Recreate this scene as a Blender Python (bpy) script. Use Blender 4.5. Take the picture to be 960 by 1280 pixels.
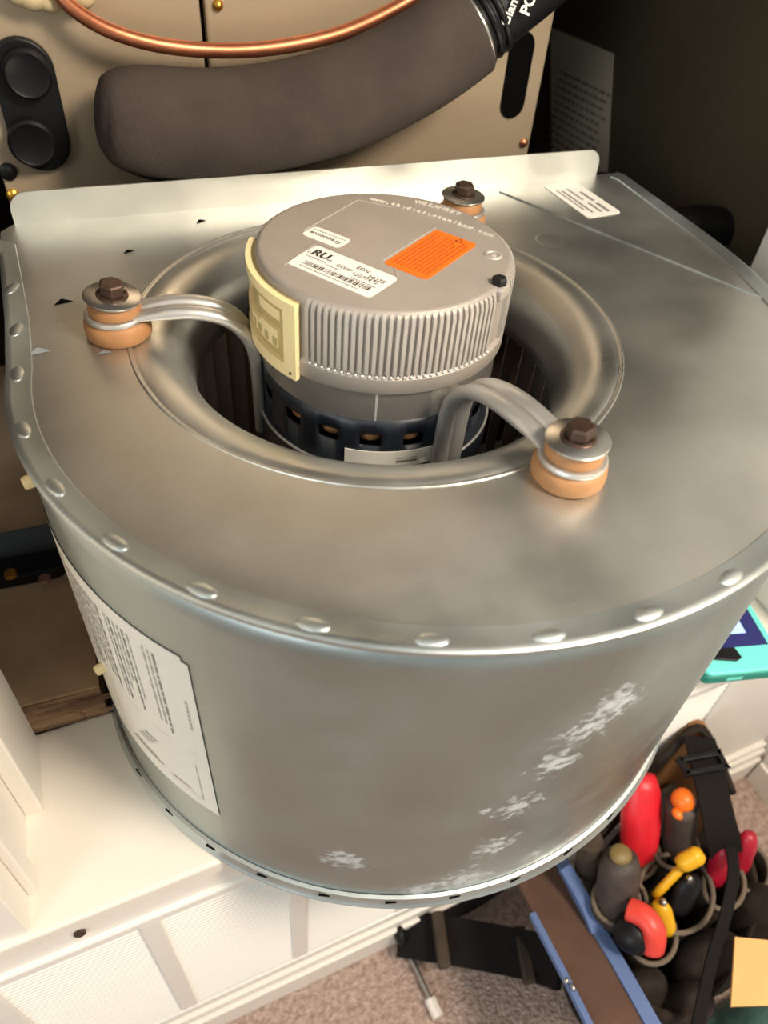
import bpy, math, random
from mathutils import Vector, Matrix
random.seed(7)
for o in list(bpy.data.objects): bpy.data.objects.remove(o)
scn = bpy.context.scene
COL = scn.collection
PI = math.pi
T = 0.68            # height of the blower's top plate above the carpet (metres)

# ------------------------------------------------------------------ camera
FPX = 941.7
CAM = Vector((-0.1503, -0.3703, T + 0.24))
RW = Matrix(((0.9365, 0.2014, -0.2871), (-0.3444, 0.6822, -0.6449), (0.066, 0.7029, 0.7083)))
cd = bpy.data.cameras.new('camera'); cam = bpy.data.objects.new('camera', cd); COL.objects.link(cam)
q = RW.to_quaternion(); q.normalize()
cam.matrix_world = Matrix.Translation(CAM) @ q.to_matrix().to_4x4()
cd.sensor_fit = 'VERTICAL'; cd.sensor_height = 36.0; cd.lens = FPX / 1280 * 36.0
cd.clip_start = 0.01; cd.clip_end = 50
cd.dof.use_dof = True; cd.dof.focus_distance = 0.45; cd.dof.aperture_fstop = 7.5
scn.camera = cam

# ------------------------------------------------------------------ light
w = bpy.data.worlds.new('room_light'); scn.world = w; w.use_nodes = True
bg = w.node_tree.nodes['Background']
bg.inputs[0].default_value = (0.93, 0.98, 0.96, 1); bg.inputs[1].default_value = 0.50

def area(name, loc, target, size, power, col):
    l = bpy.data.lights.new(name, 'AREA'); l.shape = 'DISK'; l.size = size; l.energy = power; l.color = col
    o = bpy.data.objects.new(name, l); COL.objects.link(o); o.location = loc
    o.rotation_euler = (Vector(target) - Vector(loc)).to_track_quat('-Z', 'Y').to_euler()
    return o
area('ceiling_lamp', (0.42, -0.70, T + 0.80), (0.0, 0.15, T + 0.05), 0.30, 17.0, (1.0, 0.86, 0.71))
area('room_window', (-1.5, -1.3, T + 0.7), (-0.1, -0.1, T - 0.2), 0.9, 13.0, (0.93, 0.98, 1.0))
area('room_lamp', (1.5, -1.2, T + 0.5), (0.2, -0.2, T - 0.4), 0.5, 17.0, (1.0, 0.80, 0.62))
scn.view_settings.view_transform = 'Standard'
scn.view_settings.look = 'None'
scn.view_settings.exposure = 0.0
scn.view_settings.gamma = 1.0
scn.view_settings.use_curve_mapping = False

# ------------------------------------------------------------------ materials
def srgb(r, g, b):
    f = lambda c: (c / 255 / 12.92) if c / 255 <= 0.04045 else ((c / 255 + 0.055) / 1.055) ** 2.4
    return (f(r), f(g), f(b), 1)
def mat(name, col, rough=0.5, metal=0.0, var=0.0, scale=30, bump=0.0, bscale=200, stretch=None, col2=None, emit=None):
    m = bpy.data.materials.new(name); m.use_nodes = True
    nt = m.node_tree; b = nt.nodes['Principled BSDF']
    b.inputs['Base Color'].default_value = col; b.inputs['Roughness'].default_value = rough; b.inputs['Metallic'].default_value = metal
    tc = nt.nodes.new('ShaderNodeTexCoord'); src = tc.outputs['Object']
    if stretch:
        mp = nt.nodes.new('ShaderNodeMapping'); mp.inputs['Scale'].default_value = stretch
        nt.links.new(src, mp.inputs[0]); src = mp.outputs[0]
    if var or col2:
        n = nt.nodes.new('ShaderNodeTexNoise'); n.inputs['Scale'].default_value = scale; n.inputs['Detail'].default_value = 5
        nt.links.new(src, n.inputs['Vector'])
        r = nt.nodes.new('ShaderNodeValToRGB'); r.color_ramp.elements[0].position = 0.34; r.color_ramp.elements[1].position = 0.66
        c2 = col2 or tuple(min(1, c * (1 + var)) for c in col[:3]) + (1,)
        c1 = col if col2 else tuple(c * (1 - var) for c in col[:3]) + (1,)
        r.color_ramp.elements[0].color = c1; r.color_ramp.elements[1].color = c2
        nt.links.new(n.outputs['Fac'], r.inputs[0]); nt.links.new(r.outputs[0], b.inputs['Base Color'])
    if bump:
        n2 = nt.nodes.new('ShaderNodeTexNoise'); n2.inputs['Scale'].default_value = bscale; n2.inputs['Detail'].default_value = 3
        nt.links.new(src, n2.inputs['Vector'])
        bp = nt.nodes.new('ShaderNodeBump'); bp.inputs['Strength'].default_value = bump; bp.inputs['Distance'].default_value = 0.002
        nt.links.new(n2.outputs['Fac'], bp.inputs['Height']); nt.links.new(bp.outputs[0], b.inputs['Normal'])
    if emit:
        b.inputs['Emission Color'].default_value = emit[0]; b.inputs['Emission Strength'].default_value = emit[1]
    return m

def galv(name, col, rough, stains=(), rvar=0.12, brush=(1, 1, 1)):
    """galvanised sheet: metal with soft blotches, faint brushing and white-rust stains at given places"""
    m = mat(name, col, rough, 0.92)
    nt = m.node_tree; N = nt.nodes; L = nt.links; b = N['Principled BSDF']
    tc = N.new('ShaderNodeTexCoord')
    n1 = N.new('ShaderNodeTexNoise'); n1.inputs['Scale'].default_value = 14; n1.inputs['Detail'].default_value = 6
    L.new(tc.outputs['Object'], n1.inputs['Vector'])
    cr = N.new('ShaderNodeValToRGB'); e = cr.color_ramp.elements
    e[0].position = 0.3; e[1].position = 0.75
    e[0].color = tuple(c * 0.86 for c in col[:3]) + (1,); e[1].color = tuple(min(1, c * 1.14) for c in col[:3]) + (1,)
    L.new(n1.outputs['Fac'], cr.inputs[0])
    mr = N.new('ShaderNodeMapRange'); mr.inputs[1].default_value = 0.3; mr.inputs[2].default_value = 0.7
    mr.inputs[3].default_value = rough - rvar; mr.inputs[4].default_value = rough + rvar
    L.new(n1.outputs['Fac'], mr.inputs[0])
    mp = N.new('ShaderNodeMapping'); mp.inputs['Scale'].default_value = brush; L.new(tc.outputs['Object'], mp.inputs[0])
    n2 = N.new('ShaderNodeTexNoise'); n2.inputs['Scale'].default_value = 260; n2.inputs['Detail'].default_value = 2
    L.new(mp.outputs[0], n2.inputs['Vector'])
    bp = N.new('ShaderNodeBump'); bp.inputs['Strength'].default_value = 0.10; bp.inputs['Distance'].default_value = 0.0006
    L.new(n2.outputs['Fac'], bp.inputs['Height']); L.new(bp.outputs[0], b.inputs['Normal'])
    colout, rout = cr.outputs[0], mr.outputs[0]
    if stains:
        acc = None
        for (cx, cy, cz, rad) in stains:
            d = N.new('ShaderNodeVectorMath'); d.operation = 'DISTANCE'; d.inputs[1].default_value = (cx, cy, cz)
            L.new(tc.outputs['Object'], d.inputs[0])
            k = N.new('ShaderNodeMapRange'); k.inputs[1].default_value = rad; k.inputs[2].default_value = 0; k.inputs[3].default_value = 0; k.inputs[4].default_value = 1
            L.new(d.outputs['Value'], k.inputs[0])
            if acc is None: acc = k.outputs[0]
            else:
                mx = N.new('ShaderNodeMath'); mx.operation = 'MAXIMUM'; L.new(acc, mx.inputs[0]); L.new(k.outputs[0], mx.inputs[1]); acc = mx.outputs[0]
        mp2 = N.new('ShaderNodeMapping'); mp2.inputs['Rotation'].default_value = (0, 0.6, 0); mp2.inputs['Scale'].default_value = (0.95, 1, 1.15)
        L.new(tc.outputs['Object'], mp2.inputs[0])
        n3 = N.new('ShaderNodeTexNoise'); n3.inputs['Scale'].default_value = 190; n3.inputs['Detail'].default_value = 6; n3.inputs['Roughness'].default_value = 0.66
        L.new(mp2.outputs[0], n3.inputs['Vector'])
        s = N.new('ShaderNodeMath'); s.operation = 'MULTIPLY_ADD'; s.inputs[1].default_value = 0.46; L.new(acc, s.inputs[0]); L.new(n3.outputs['Fac'], s.inputs[2])
        k = N.new('ShaderNodeMapRange'); k.inputs[1].default_value = 0.76; k.inputs[2].default_value = 0.93; L.new(s.outputs[0], k.inputs[0])
        k.inputs[4].default_value = 0.85
        mxc = N.new('ShaderNodeMix'); mxc.data_type = 'RGBA'; L.new(k.outputs[0], mxc.inputs['Factor'])
        L.new(colout, mxc.inputs[6]); mxc.inputs[7].default_value = (0.62, 0.65, 0.66, 1); colout = mxc.outputs[2]
        mm = N.new('ShaderNodeMapRange'); mm.inputs[3].default_value = 0.92; mm.inputs[4].default_value = 0.05; L.new(k.outputs[0], mm.inputs[0])
        L.new(mm.outputs[0], b.inputs['Metallic'])
        rx = N.new('ShaderNodeMix'); L.new(k.outputs[0], rx.inputs[0]); L.new(rout, rx.inputs[2]); rx.inputs[3].default_value = 0.75; rout = rx.outputs[0]
    L.new(colout, b.inputs['Base Color']); L.new(rout, b.inputs['Roughness'])
    return m

HB = 0.287   # housing height
M = {}
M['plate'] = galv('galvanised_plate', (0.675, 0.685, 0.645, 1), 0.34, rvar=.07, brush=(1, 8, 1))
stn = [(0.0354, -0.242, -0.0691, .034), (0.026, -0.2424, -0.085, .034), (0.0167, -0.2423, -0.1133, .030), (0.0039, -0.2416, -0.1576, .030),
       (-0.0003, -0.2413, -0.211, .032), (-0.012, -0.2403, -0.2614, .044), (-0.0863, -0.2161, -0.2232, .030), (0.0745, -0.2368, -0.2718, .026),
       (-0.0156, -0.2394, -0.1562, .010), (-.04, -.232, -.27, .03), (.035, -.242, -.255, .022)]
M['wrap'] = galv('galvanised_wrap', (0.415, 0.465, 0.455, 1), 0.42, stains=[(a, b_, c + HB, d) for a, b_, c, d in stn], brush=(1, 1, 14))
M['rim'] = galv('galvanised_rim', (0.56, 0.615, 0.61, 1), 0.40)
M['flange'] = galv('galvanised_flange', (0.76, 0.76, 0.70, 1), 0.45)
M['inlet'] = galv('galvanised_inlet', (0.60, 0.61, 0.575, 1), 0.38)
M['arm'] = mat('zinc_plated_steel', (0.60, 0.59, 0.56, 1), 0.40, 0.75, var=.1)
M['cap'] = mat('cast_aluminium', srgb(168, 160, 151), 0.50, 0.30, var=.05, bump=.12, bscale=900)
M['fin'] = mat('cast_aluminium_fins', srgb(180, 174, 166), 0.50, 0.30, var=.04)
M['bright'] = mat('bright_bare_aluminium', (0.85, 0.84, 0.80, 1), 0.3, 0.6)
M['steelband'] = mat('polished_steel_band', (0.66, 0.62, 0.57, 1), 0.27, 0.85, var=.06)
M['navy'] = mat('navy_painted_shell', (0.013, 0.017, 0.024, 1), 0.38)
M['black'] = mat('black_plastic', (0.008, 0.008, 0.009, 1), 0.42); M['black'].node_tree.nodes['Principled BSDF'].inputs['Specular IOR Level'].default_value = .25
M['mattblack'] = mat('matt_black', (0.003, 0.003, 0.003, 1), 0.9); M['mattblack'].node_tree.nodes['Principled BSDF'].inputs['Specular IOR Level'].default_value = .05
M['copper_wire'] = mat('winding_copper', srgb(196, 140, 92), 0.5, 0.3, var=.2, scale=300)
M['cream'] = mat('cream_plastic', srgb(246, 226, 172), 0.42, bump=.05)
M['creamshade'] = mat('cream_plastic_shade', srgb(190, 172, 118), 0.5)  # same cream, darkened to paint shade into the recess and slots
M['bushing'] = mat('tan_rubber', srgb(172, 124, 80), 0.55, var=.08, scale=80)
M['boltbrown'] = mat('oxidised_bolt', srgb(84, 66, 56), 0.38, 0.6, var=.2, scale=400)
M['washer'] = mat('zinc_washer', (0.55, 0.55, 0.52, 1), 0.3, 0.95)
M['white'] = mat('white_sticker', srgb(244, 240, 230), 0.5)
M['offwhite'] = mat('off_white_label', srgb(226, 224, 214), 0.45, var=.03, scale=20)
M['ink'] = mat('black_ink', (0.01, 0.01, 0.01, 1), 0.6)
M['paleink'] = mat('pale_grey_ink', srgb(186, 184, 176), 0.6)
M['greyink'] = mat('grey_ink', srgb(140, 138, 132), 0.6)
M['orange'] = mat('orange_sticker', srgb(255, 112, 16), 0.5)
M['orangeink'] = mat('dark_orange_print', srgb(190, 66, 8), 0.6)
M['blade'] = mat('wheel_blade_steel', (0.46, 0.37, 0.31, 1), 0.5, 0.4)
M['foam'] = mat('black_foam_insulation', srgb(72, 64, 59), 0.9, var=.2, scale=18, bump=.25, bscale=350)
M['copper'] = mat('copper_tube', srgb(196, 124, 90), 0.38, 0.9, var=.18, scale=40)
M['beige'] = mat('beige_painted_panel', srgb(176, 158, 132), 0.34, 0.25, var=.03, scale=6)
M['beige2'] = mat('grey_beige_flange', srgb(150, 152, 140), 0.4, 0.3)
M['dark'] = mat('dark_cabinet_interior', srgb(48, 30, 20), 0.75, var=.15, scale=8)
M['olive'] = mat('shaded_olive_metal', srgb(92, 84, 66), 0.36, 0.3, var=.1, scale=5)  # unlit closet side: its shade is put into this dark colour
M['putty'] = mat('sealing_putty', srgb(196, 178, 140), 0.7, bump=.3, bscale=120)
M['whitepaint'] = mat('white_paint', srgb(240, 234, 224), 0.35, var=.02, scale=5, bump=.03, bscale=60)
M['shelfpaint'] = mat('white_gloss_shelf', srgb(240, 233, 220), 0.32, var=.035, scale=7, bump=.03, bscale=60)
M['grille'] = mat('white_enamel_grille', srgb(240, 236, 228), 0.30)
M['wood'] = mat('weathered_plywood', srgb(146, 114, 84), 0.8, scale=9, col2=srgb(190, 158, 122), bump=.4, bscale=40)
M['roughwood'] = mat('rough_sawn_edge', srgb(96, 68, 46), 0.85, scale=30, col2=srgb(186, 150, 114), bump=.9, bscale=60, stretch=(0.35, 1, 2.4))
M['greymetal'] = mat('grey_painted_channel', srgb(92, 96, 96), 0.5, 0.3)
M['brass'] = mat('brass', srgb(224, 168, 70), 0.3, 0.9)
M['pinkish'] = mat('coppery_rivet', srgb(170, 126, 108), 0.4, 0.6)
M['teal'] = mat('turquoise_plastic', srgb(118, 240, 222), 0.4)
M['tealdark'] = mat('dark_turquoise_rubber', srgb(40, 140, 124), 0.5)
M['screen'] = mat('screen_navy', srgb(38, 38, 92), 0.2, emit=(srgb(38, 38, 96), 0.5))
M['screenlit'] = mat('screen_pale_blue', srgb(170, 200, 250), 0.3, emit=(srgb(160, 195, 250), 0.7))
M['fabric'] = mat('black_woven_fabric', srgb(50, 42, 36), 0.85, var=.35, scale=60, bump=.5, bscale=500)
M['fabric2'] = mat('charcoal_fabric', srgb(72, 62, 52), 0.85, var=.25, scale=40, bump=.5, bscale=500)
M['webbing'] = mat('black_webbing', srgb(26, 22, 20), 0.85, bump=.6, bscale=700)
M['binding'] = mat('taupe_edge_binding', srgb(112, 98, 82), 0.8)
M['leather'] = mat('brown_suede', srgb(98, 74, 62), 0.8, var=.15, scale=25, bump=.3, bscale=300)
M['tanleather'] = mat('tan_leather', srgb(150, 104, 62), 0.7, var=.15, scale=25)
M['blue'] = mat('blue_edging', srgb(98, 120, 166), 0.8)
M['red'] = mat('red_grip', srgb(222, 34, 46), 0.4, var=.08, scale=60)
M['coral'] = mat('coral_red_plastic', srgb(226, 70, 58), 0.4)
M['crimson'] = mat('crimson_grip', srgb(172, 20, 46), 0.4)
M['yellow'] = mat('yellow_grip', srgb(236, 176, 30), 0.35)
M['orangegrip'] = mat('orange_cap', srgb(250, 118, 28), 0.4)
M['greygrip'] = mat('grey_black_grip', srgb(70, 60, 54), 0.6, var=.15, scale=90)
M['steel'] = mat('tool_steel', (0.5, 0.48, 0.45, 1), 0.3, 1.0)
M['whiteplastic'] = mat('white_plastic', srgb(240, 232, 222), 0.4)
M['card'] = mat('tan_cardboard', srgb(236, 180, 112), 0.7, var=.06, scale=20)
M['greencloth'] = mat('dark_teal_cloth', srgb(70, 104, 96), 0.85, var=.2, scale=30, bump=.5, bscale=300)
M['paper'] = mat('grey_paper', srgb(196, 184, 160), 0.7)
M['paperink'] = mat('faded_paper_print', srgb(128, 118, 100), 0.7)
def carpet_mat():
    m = mat('carpet', srgb(186, 156, 140), 0.95, scale=160, col2=srgb(232, 204, 188), bump=1.0, bscale=330)
    m.node_tree.nodes['Bump'].inputs['Distance'].default_value = 0.01
    return m
M['carpet'] = carpet_mat()
for k_ in ('fabric', 'fabric2', 'webbing', 'leather', 'foam'): M[k_].node_tree.nodes['Principled BSDF'].inputs['Specular IOR Level'].default_value = .2

# ------------------------------------------------------------------ geometry helpers
class MB:
    def __init__(s): s.v = []; s.f = []
    def add(s, v, f):
        n = len(s.v); s.v += [tuple(p) for p in v]; s.f += [tuple(i + n for i in a) for a in f]; return s
    def box(s, x0, x1, y0, y1, z0, z1, mtx=None):
        v = [Vector(p) for p in ((x0, y0, z0), (x1, y0, z0), (x1, y1, z0), (x0, y1, z0), (x0, y0, z1), (x1, y0, z1), (x1, y1, z1), (x0, y1, z1))]
        if mtx: v = [mtx @ p for p in v]
        return s.add(v, [(3, 2, 1, 0), (4, 5, 6, 7), (0, 1, 5, 4), (1, 2, 6, 5), (2, 3, 7, 6), (3, 0, 4, 7)])
    def prism(s, poly, z0, z1, mtx=None):
        n = len(poly); v = [Vector((x, y, z0)) for x, y in poly] + [Vector((x, y, z1)) for x, y in poly]
        if mtx: v = [mtx @ p for p in v]
        return s.add(v, [tuple(range(n - 1, -1, -1)), tuple(range(n, 2 * n))] + [(i, (i + 1) % n, n + (i + 1) % n, n + i) for i in range(n)])
    def lathe(s, prof, n=64, c=(0, 0, 0), a0=0, a1=2 * PI, closed=False, mtx=None):
        full = abs(a1 - a0 - 2 * PI) < 1e-6; m = n if full else n + 1; k = len(prof); v = []
        for i in range(m):
            a = a0 + (a1 - a0) * i / n
            for r, z in prof: v.append(Vector((c[0] + r * math.cos(a), c[1] + r * math.sin(a), c[2] + z)))
        if mtx: v = [mtx @ p for p in v]
        f = []
        for i in range(n):
            j = (i + 1) % m
            for t in range(k if closed else k - 1):
                u = (t + 1) % k; f.append((i * k + t, j * k + t, j * k + u, i * k + u))
        return s.add(v, f)
    def sweep(s, path, prof, up=Vector((0, 0, 1)), caps=True, scales=None):
        """closed profile [(side, up)] along path"""
        path = [Vector(p) for p in path]; n = len(path); k = len(prof); v = []; side = None
        for i, p in enumerate(path):
            t = (path[min(i + 1, n - 1)] - path[max(i - 1, 0)]).normalized()
            u = up[i] if isinstance(up, list) else up
            sd = t.cross(u)
            if sd.length < 1e-4: sd = side or Vector((1, 0, 0))
            sd = sd.normalized()
            if side is not None and not isinstance(up, list) and sd.dot(side) < 0: sd = -sd
            side = sd; uu = sd.cross(t).normalized()
            sc = scales[i] if scales else (1, 1)
            if not isinstance(sc, tuple): sc = (sc, sc)
            for a, b in prof: v.append(p + sd * a * sc[0] + uu * b * sc[1])
        f = [(i * k + j, i * k + (j + 1) % k, (i + 1) * k + (j + 1) % k, (i + 1) * k + j) for i in range(n - 1) for j in range(k)]
        if caps: f += [tuple(range(k - 1, -1, -1)), tuple(range((n - 1) * k, n * k))]
        return s.add(v, f)
    def tube(s, path, r, n=14, radii=None, up=Vector((0.03, 0.02, 1))):
        return s.sweep(path, [(math.cos(2 * PI * i / n) * r, math.sin(2 * PI * i / n) * r) for i in range(n)], up=up, scales=radii)
    def ball(s, c, rx, ry=None, rz=None, n=14, m=9, mtx=None):
        ry = ry or rx; rz = rz or rx; v = []; f = []
        for j in range(m + 1):
            a = PI * j / m
            for i in range(n):
                b = 2 * PI * i / n; v.append(Vector((rx * math.sin(a) * math.cos(b), ry * math.sin(a) * math.sin(b), rz * math.cos(a))))
        if mtx: v = [mtx @ p for p in v]
        v = [p + Vector(c) for p in v]
        for j in range(m):
            for i in range(n):
                f.append((j * n + i, (j + 1) * n + i, (j + 1) * n + (i + 1) % n, j * n + (i + 1) % n))
        return s.add(v, f)

ORG = {}
def tag(o, label, cat, group=None):
    o['label'] = label; o['category'] = cat
    if group: o['group'] = group
    return o
def thing(name, loc, label, cat, group=None):
    o = bpy.data.objects.new(name, None); COL.objects.link(o); o.location = loc; o.empty_display_size = .02
    ORG[o] = Vector(loc); return tag(o, label, cat, group)
def mesh(name, mb, m, smooth=False):
    me = bpy.data.meshes.new(name); me.from_pydata([tuple(p) for p in mb.v], [], mb.f); me.validate(); me.update()
    me.materials.append(m)
    import bmesh
    bm = bmesh.new(); bm.from_mesh(me); bmesh.ops.remove_doubles(bm, verts=bm.verts, dist=1e-6); bmesh.ops.recalc_face_normals(bm, faces=bm.faces); bm.to_mesh(me); bm.free()
    if smooth:
        me.shade_smooth()
        if smooth != 'all': me.set_sharp_from_angle(angle=math.radians(smooth if smooth is not True else 38))
    return me
def obj(name, mb, m, parent=None, smooth=False, org=None, bevel=0, solid=0, kind=None, label=None, bseg=2):
    """mb is in world coordinates"""
    if parent is not None: og = ORG[parent]
    elif org is not None: og = Vector(org)
    else:
        xs = [p[0] for p in mb.v]; ys = [p[1] for p in mb.v]; zs = [p[2] for p in mb.v]
        og = Vector(((min(xs) + max(xs)) / 2, (min(ys) + max(ys)) / 2, min(zs)))
    mb.v = [tuple(Vector(p) - og) for p in mb.v]
    o = bpy.data.objects.new(name, mesh(name, mb, m, smooth)); COL.objects.link(o)
    if parent is not None: o.parent = parent
    else: o.location = og
    ORG[o] = og
    if solid:
        md = o.modifiers.new('thick', 'SOLIDIFY'); md.thickness = solid; md.offset = -1
    if bevel:
        md = o.modifiers.new('bevel', 'BEVEL'); md.width = bevel; md.segments = bseg; md.limit_method = 'ANGLE'; md.harden_normals = False
    if kind: o['kind'] = kind
    if label: o['label'] = label
    return o
def struct(name, mb, m, **k):
    o = obj(name, mb, m, **k); o['kind'] = 'structure'; return o
def text(name, body, size, mtx, m, parent, depth=0.0002, align='CENTER', bold=0.0):
    cu = bpy.data.curves.new(name, 'FONT'); cu.body = body; cu.size = size; cu.extrude = depth; cu.align_x = align; cu.align_y = 'CENTER'; cu.offset = bold
    t = bpy.data.objects.new(name, cu); COL.objects.link(t)
    dg = bpy.context.evaluated_depsgraph_get(); me = bpy.data.meshes.new_from_object(t.evaluated_get(dg))
    bpy.data.objects.remove(t)
    mb = MB(); mb.add([mtx @ v.co for v in me.vertices], [tuple(p.vertices) for p in me.polygons])
    return obj(name, mb, m, parent)
def frame(o, ex, ey):
    ex = Vector(ex).normalized(); ey = Vector(ey); ey = (ey - ex * ey.dot(ex)).normalized(); ez = ex.cross(ey)
    return Matrix(((ex.x, ey.x, ez.x, o[0]), (ex.y, ey.y, ez.y, o[1]), (ex.z, ey.z, ez.z, o[2]), (0, 0, 0, 1)))
def ray(px, py): return RW @ Vector((px - 480, -(py - 640), -FPX))
def at(px, py, z):       # photo pixel to the point at height z (relative to the top plate)
    d = ray(px, py); return CAM + d * ((T + z - CAM.z) / d.z)
def aty(px, py, y):
    d = ray(px, py); return CAM + d * ((y - CAM.y) / d.y)
def smooth_path(pts, n=8):
    pts = [Vector(p) for p in pts]; out = []
    for i in range(len(pts) - 1):
        p0 = pts[max(i - 1, 0)]; p1 = pts[i]; p2 = pts[i + 1]; p3 = pts[min(i + 2, len(pts) - 1)]
        for k in range(n):
            t = k / n
            out.append(0.5 * ((2 * p1) + (p2 - p0) * t + (2 * p0 - 5 * p1 + 4 * p2 - p3) * t * t + (3 * p1 - p0 - 3 * p2 + p3) * t ** 3))
    out.append(pts[-1]); return out
def rrect(w_, h_, r, n=4):
    out = []
    for cx, cy, a in ((w_ / 2 - r, h_ / 2 - r, 0), (-w_ / 2 + r, h_ / 2 - r, 90), (-w_ / 2 + r, -h_ / 2 + r, 180), (w_ / 2 - r, -h_ / 2 + r, 270)):
        for i in range(n + 1):
            t = math.radians(a + 90 * i / n); out.append((cx + r * math.cos(t), cy + r * math.sin(t)))
    return out

# ------------------------------------------------------------------ the setting
ANG = math.atan(0.0635); CA, SA = math.cos(ANG), math.sin(ANG)
RMX = Matrix.Translation((-0.291, -0.1727, 0)) @ Matrix.Rotation(ANG, 4, 'Z')    # room frame: x along the closet front, y into the closet
ZS = T - 0.287      # shelf top
mb = MB(); mb.box(-2.2, 2.6, -2.4, 1.2, -0.05, 0, RMX); struct('floor', mb, M['carpet'])
# shelf with a rounded nosing, plain fascia below
mb = MB(); mb.box(-0.35, 0.80, -0.004, 0.137, ZS - 0.018, ZS, RMX); struct('trim_1', mb, M['shelfpaint'], bevel=.003, bseg=3)
mb = MB(); mb.box(-0.35, 0.80, 0.0, 0.012, T - .335, ZS - 0.018, RMX); struct('trim_2', mb, M['whitepaint'])
mb = MB(); mb.box(-0.35, 0.81, 0.02, 0.03, 0, T - .335, RMX); struct('wall_front', mb, M['whitepaint'])
mb = MB(); mb.box(0.632, 0.81, 0.004, 0.02, 0.06, T - .335, RMX); struct('wall_panel', mb, M['whitepaint'])
mb = MB()
for z0, z1, d in ((0, .045, -.010), (.045, .062, -.006), (.062, .073, -.002)): mb.box(-0.35, 0.81, d, 0.02, z0, z1, RMX)
struct('baseboard_front', mb, M['whitepaint'], bevel=.0015)
mb = MB(); mb.box(0.812, 0.86, -2.0, 0.03, 0, 2.2, RMX); struct('wall_right', mb, M['whitepaint'])
mb = MB()
for z0, z1, d in ((0, .045, -.010), (.045, .062, -.006), (.062, .073, -.002)): mb.box(0.812 + d, 0.812, -2.0, -.012, z0, z1, RMX)
struct('baseboard_right', mb, M['whitepaint'], bevel=.0015)
# closet shell behind the opening
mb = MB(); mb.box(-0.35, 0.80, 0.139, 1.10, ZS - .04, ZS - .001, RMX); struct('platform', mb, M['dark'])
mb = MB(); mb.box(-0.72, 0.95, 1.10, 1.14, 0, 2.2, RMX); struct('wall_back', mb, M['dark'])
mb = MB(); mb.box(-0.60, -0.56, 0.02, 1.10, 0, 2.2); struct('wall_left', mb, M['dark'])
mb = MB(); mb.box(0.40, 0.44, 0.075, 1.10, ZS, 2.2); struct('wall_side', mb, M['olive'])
mb = MB(); mb.box(-0.72, 0.95, 0.22, 1.14, 1.75, 1.80, RMX); struct('shading_ceiling', mb, M['dark'])  # unseen top of the closet, added to keep the inside in shade
# right jamb of the closet opening
mb = MB(); mb.box(0.355, 0.40, -0.128, 0.068, ZS, 2.2); struct('door_jamb_right', mb, M['whitepaint'], bevel=.002)
mb = MB(); mb.box(0.352, 0.44, -0.146, -0.128, ZS, 2.2); struct('trim_3', mb, M['whitepaint'], bevel=.002)
# left jamb with door stop strips
mb = MB(); mb.box(-0.42, -0.274, -0.172, -0.041, ZS, 2.2); struct('door_jamb_left', mb, M['whitepaint'], bevel=.001)
mb = MB(); mb.box(-0.274, -0.262, -0.096, -0.042, ZS + .0005, 2.2); struct('trim_4', mb, M['whitepaint'], bevel=.0015)
mb = MB(); mb.box(-0.274, -0.268, -0.150, -0.134, ZS + .0005, 2.2); struct('trim_5', mb, M['whitepaint'], bevel=.0015)

# return air grille under the shelf
g = thing('return_air_grille', RMX @ Vector((0.2, 0.0, T - .607)), 'white stamped metal return air grille below the shelf, above the carpet', 'grille')
mb = MB(); mb.box(-.35, .632, -.004, .012, T - .3465, T - .3352, RMX); obj('top_rail', mb, M['grille'], g, bevel=.002)
mb = MB(); mb.box(-.35, .632, -.004, .012, T - .6065, T - .594, RMX); obj('bottom_rail', mb, M['grille'], g, bevel=.002)
us = [.08 + .109 * k for k in range(-4, 6)]
for k, u in enumerate(us):
    mb = MB(); mb.box(u - .0075, u + .0075, -.003, .012, T - .594, T - .3465, RMX); obj('mullion', mb, M['grille'], g, bevel=.0015)
for k in range(len(us) - 1):
    mb = MB(); u0, u1 = us[k] + .0075, us[k + 1] - .0075; z = T - .591
    while z < T - .350:
        y0, y1, z1 = -.0015, .007, z + .0052
        v = [RMX @ Vector(p) for p in ((u0, y0, z), (u1, y0, z), (u1, y1, z1), (u0, y1, z1), (u0, y0, z + .0012), (u1, y0, z + .0012), (u1, y1, z1 + .0012), (u0, y1, z1 + .0012))]
        mb.add(v, [(3, 2, 1, 0), (4, 5, 6, 7), (0, 1, 5, 4), (1, 2, 6, 5), (2, 3, 7, 6), (3, 0, 4, 7)]); z += .0058
    o = obj('louver_slats', mb, M['grille'], g, kind='stuff')
mb = MB(); p = RMX @ Vector((.040, -.001, T - .318)); mb.lathe([(0.0001, -.001), (.004, -.001), (.004, .001), (.0022, .002), (.0001, .002)], 10, mtx=Matrix.Translation(p) @ Matrix.Rotation(PI / 2, 4, 'X'))
tag(obj('screw', mb, M['boltbrown'], smooth=30), 'small dark screw in the white fascia above the grille', 'screw')

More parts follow.
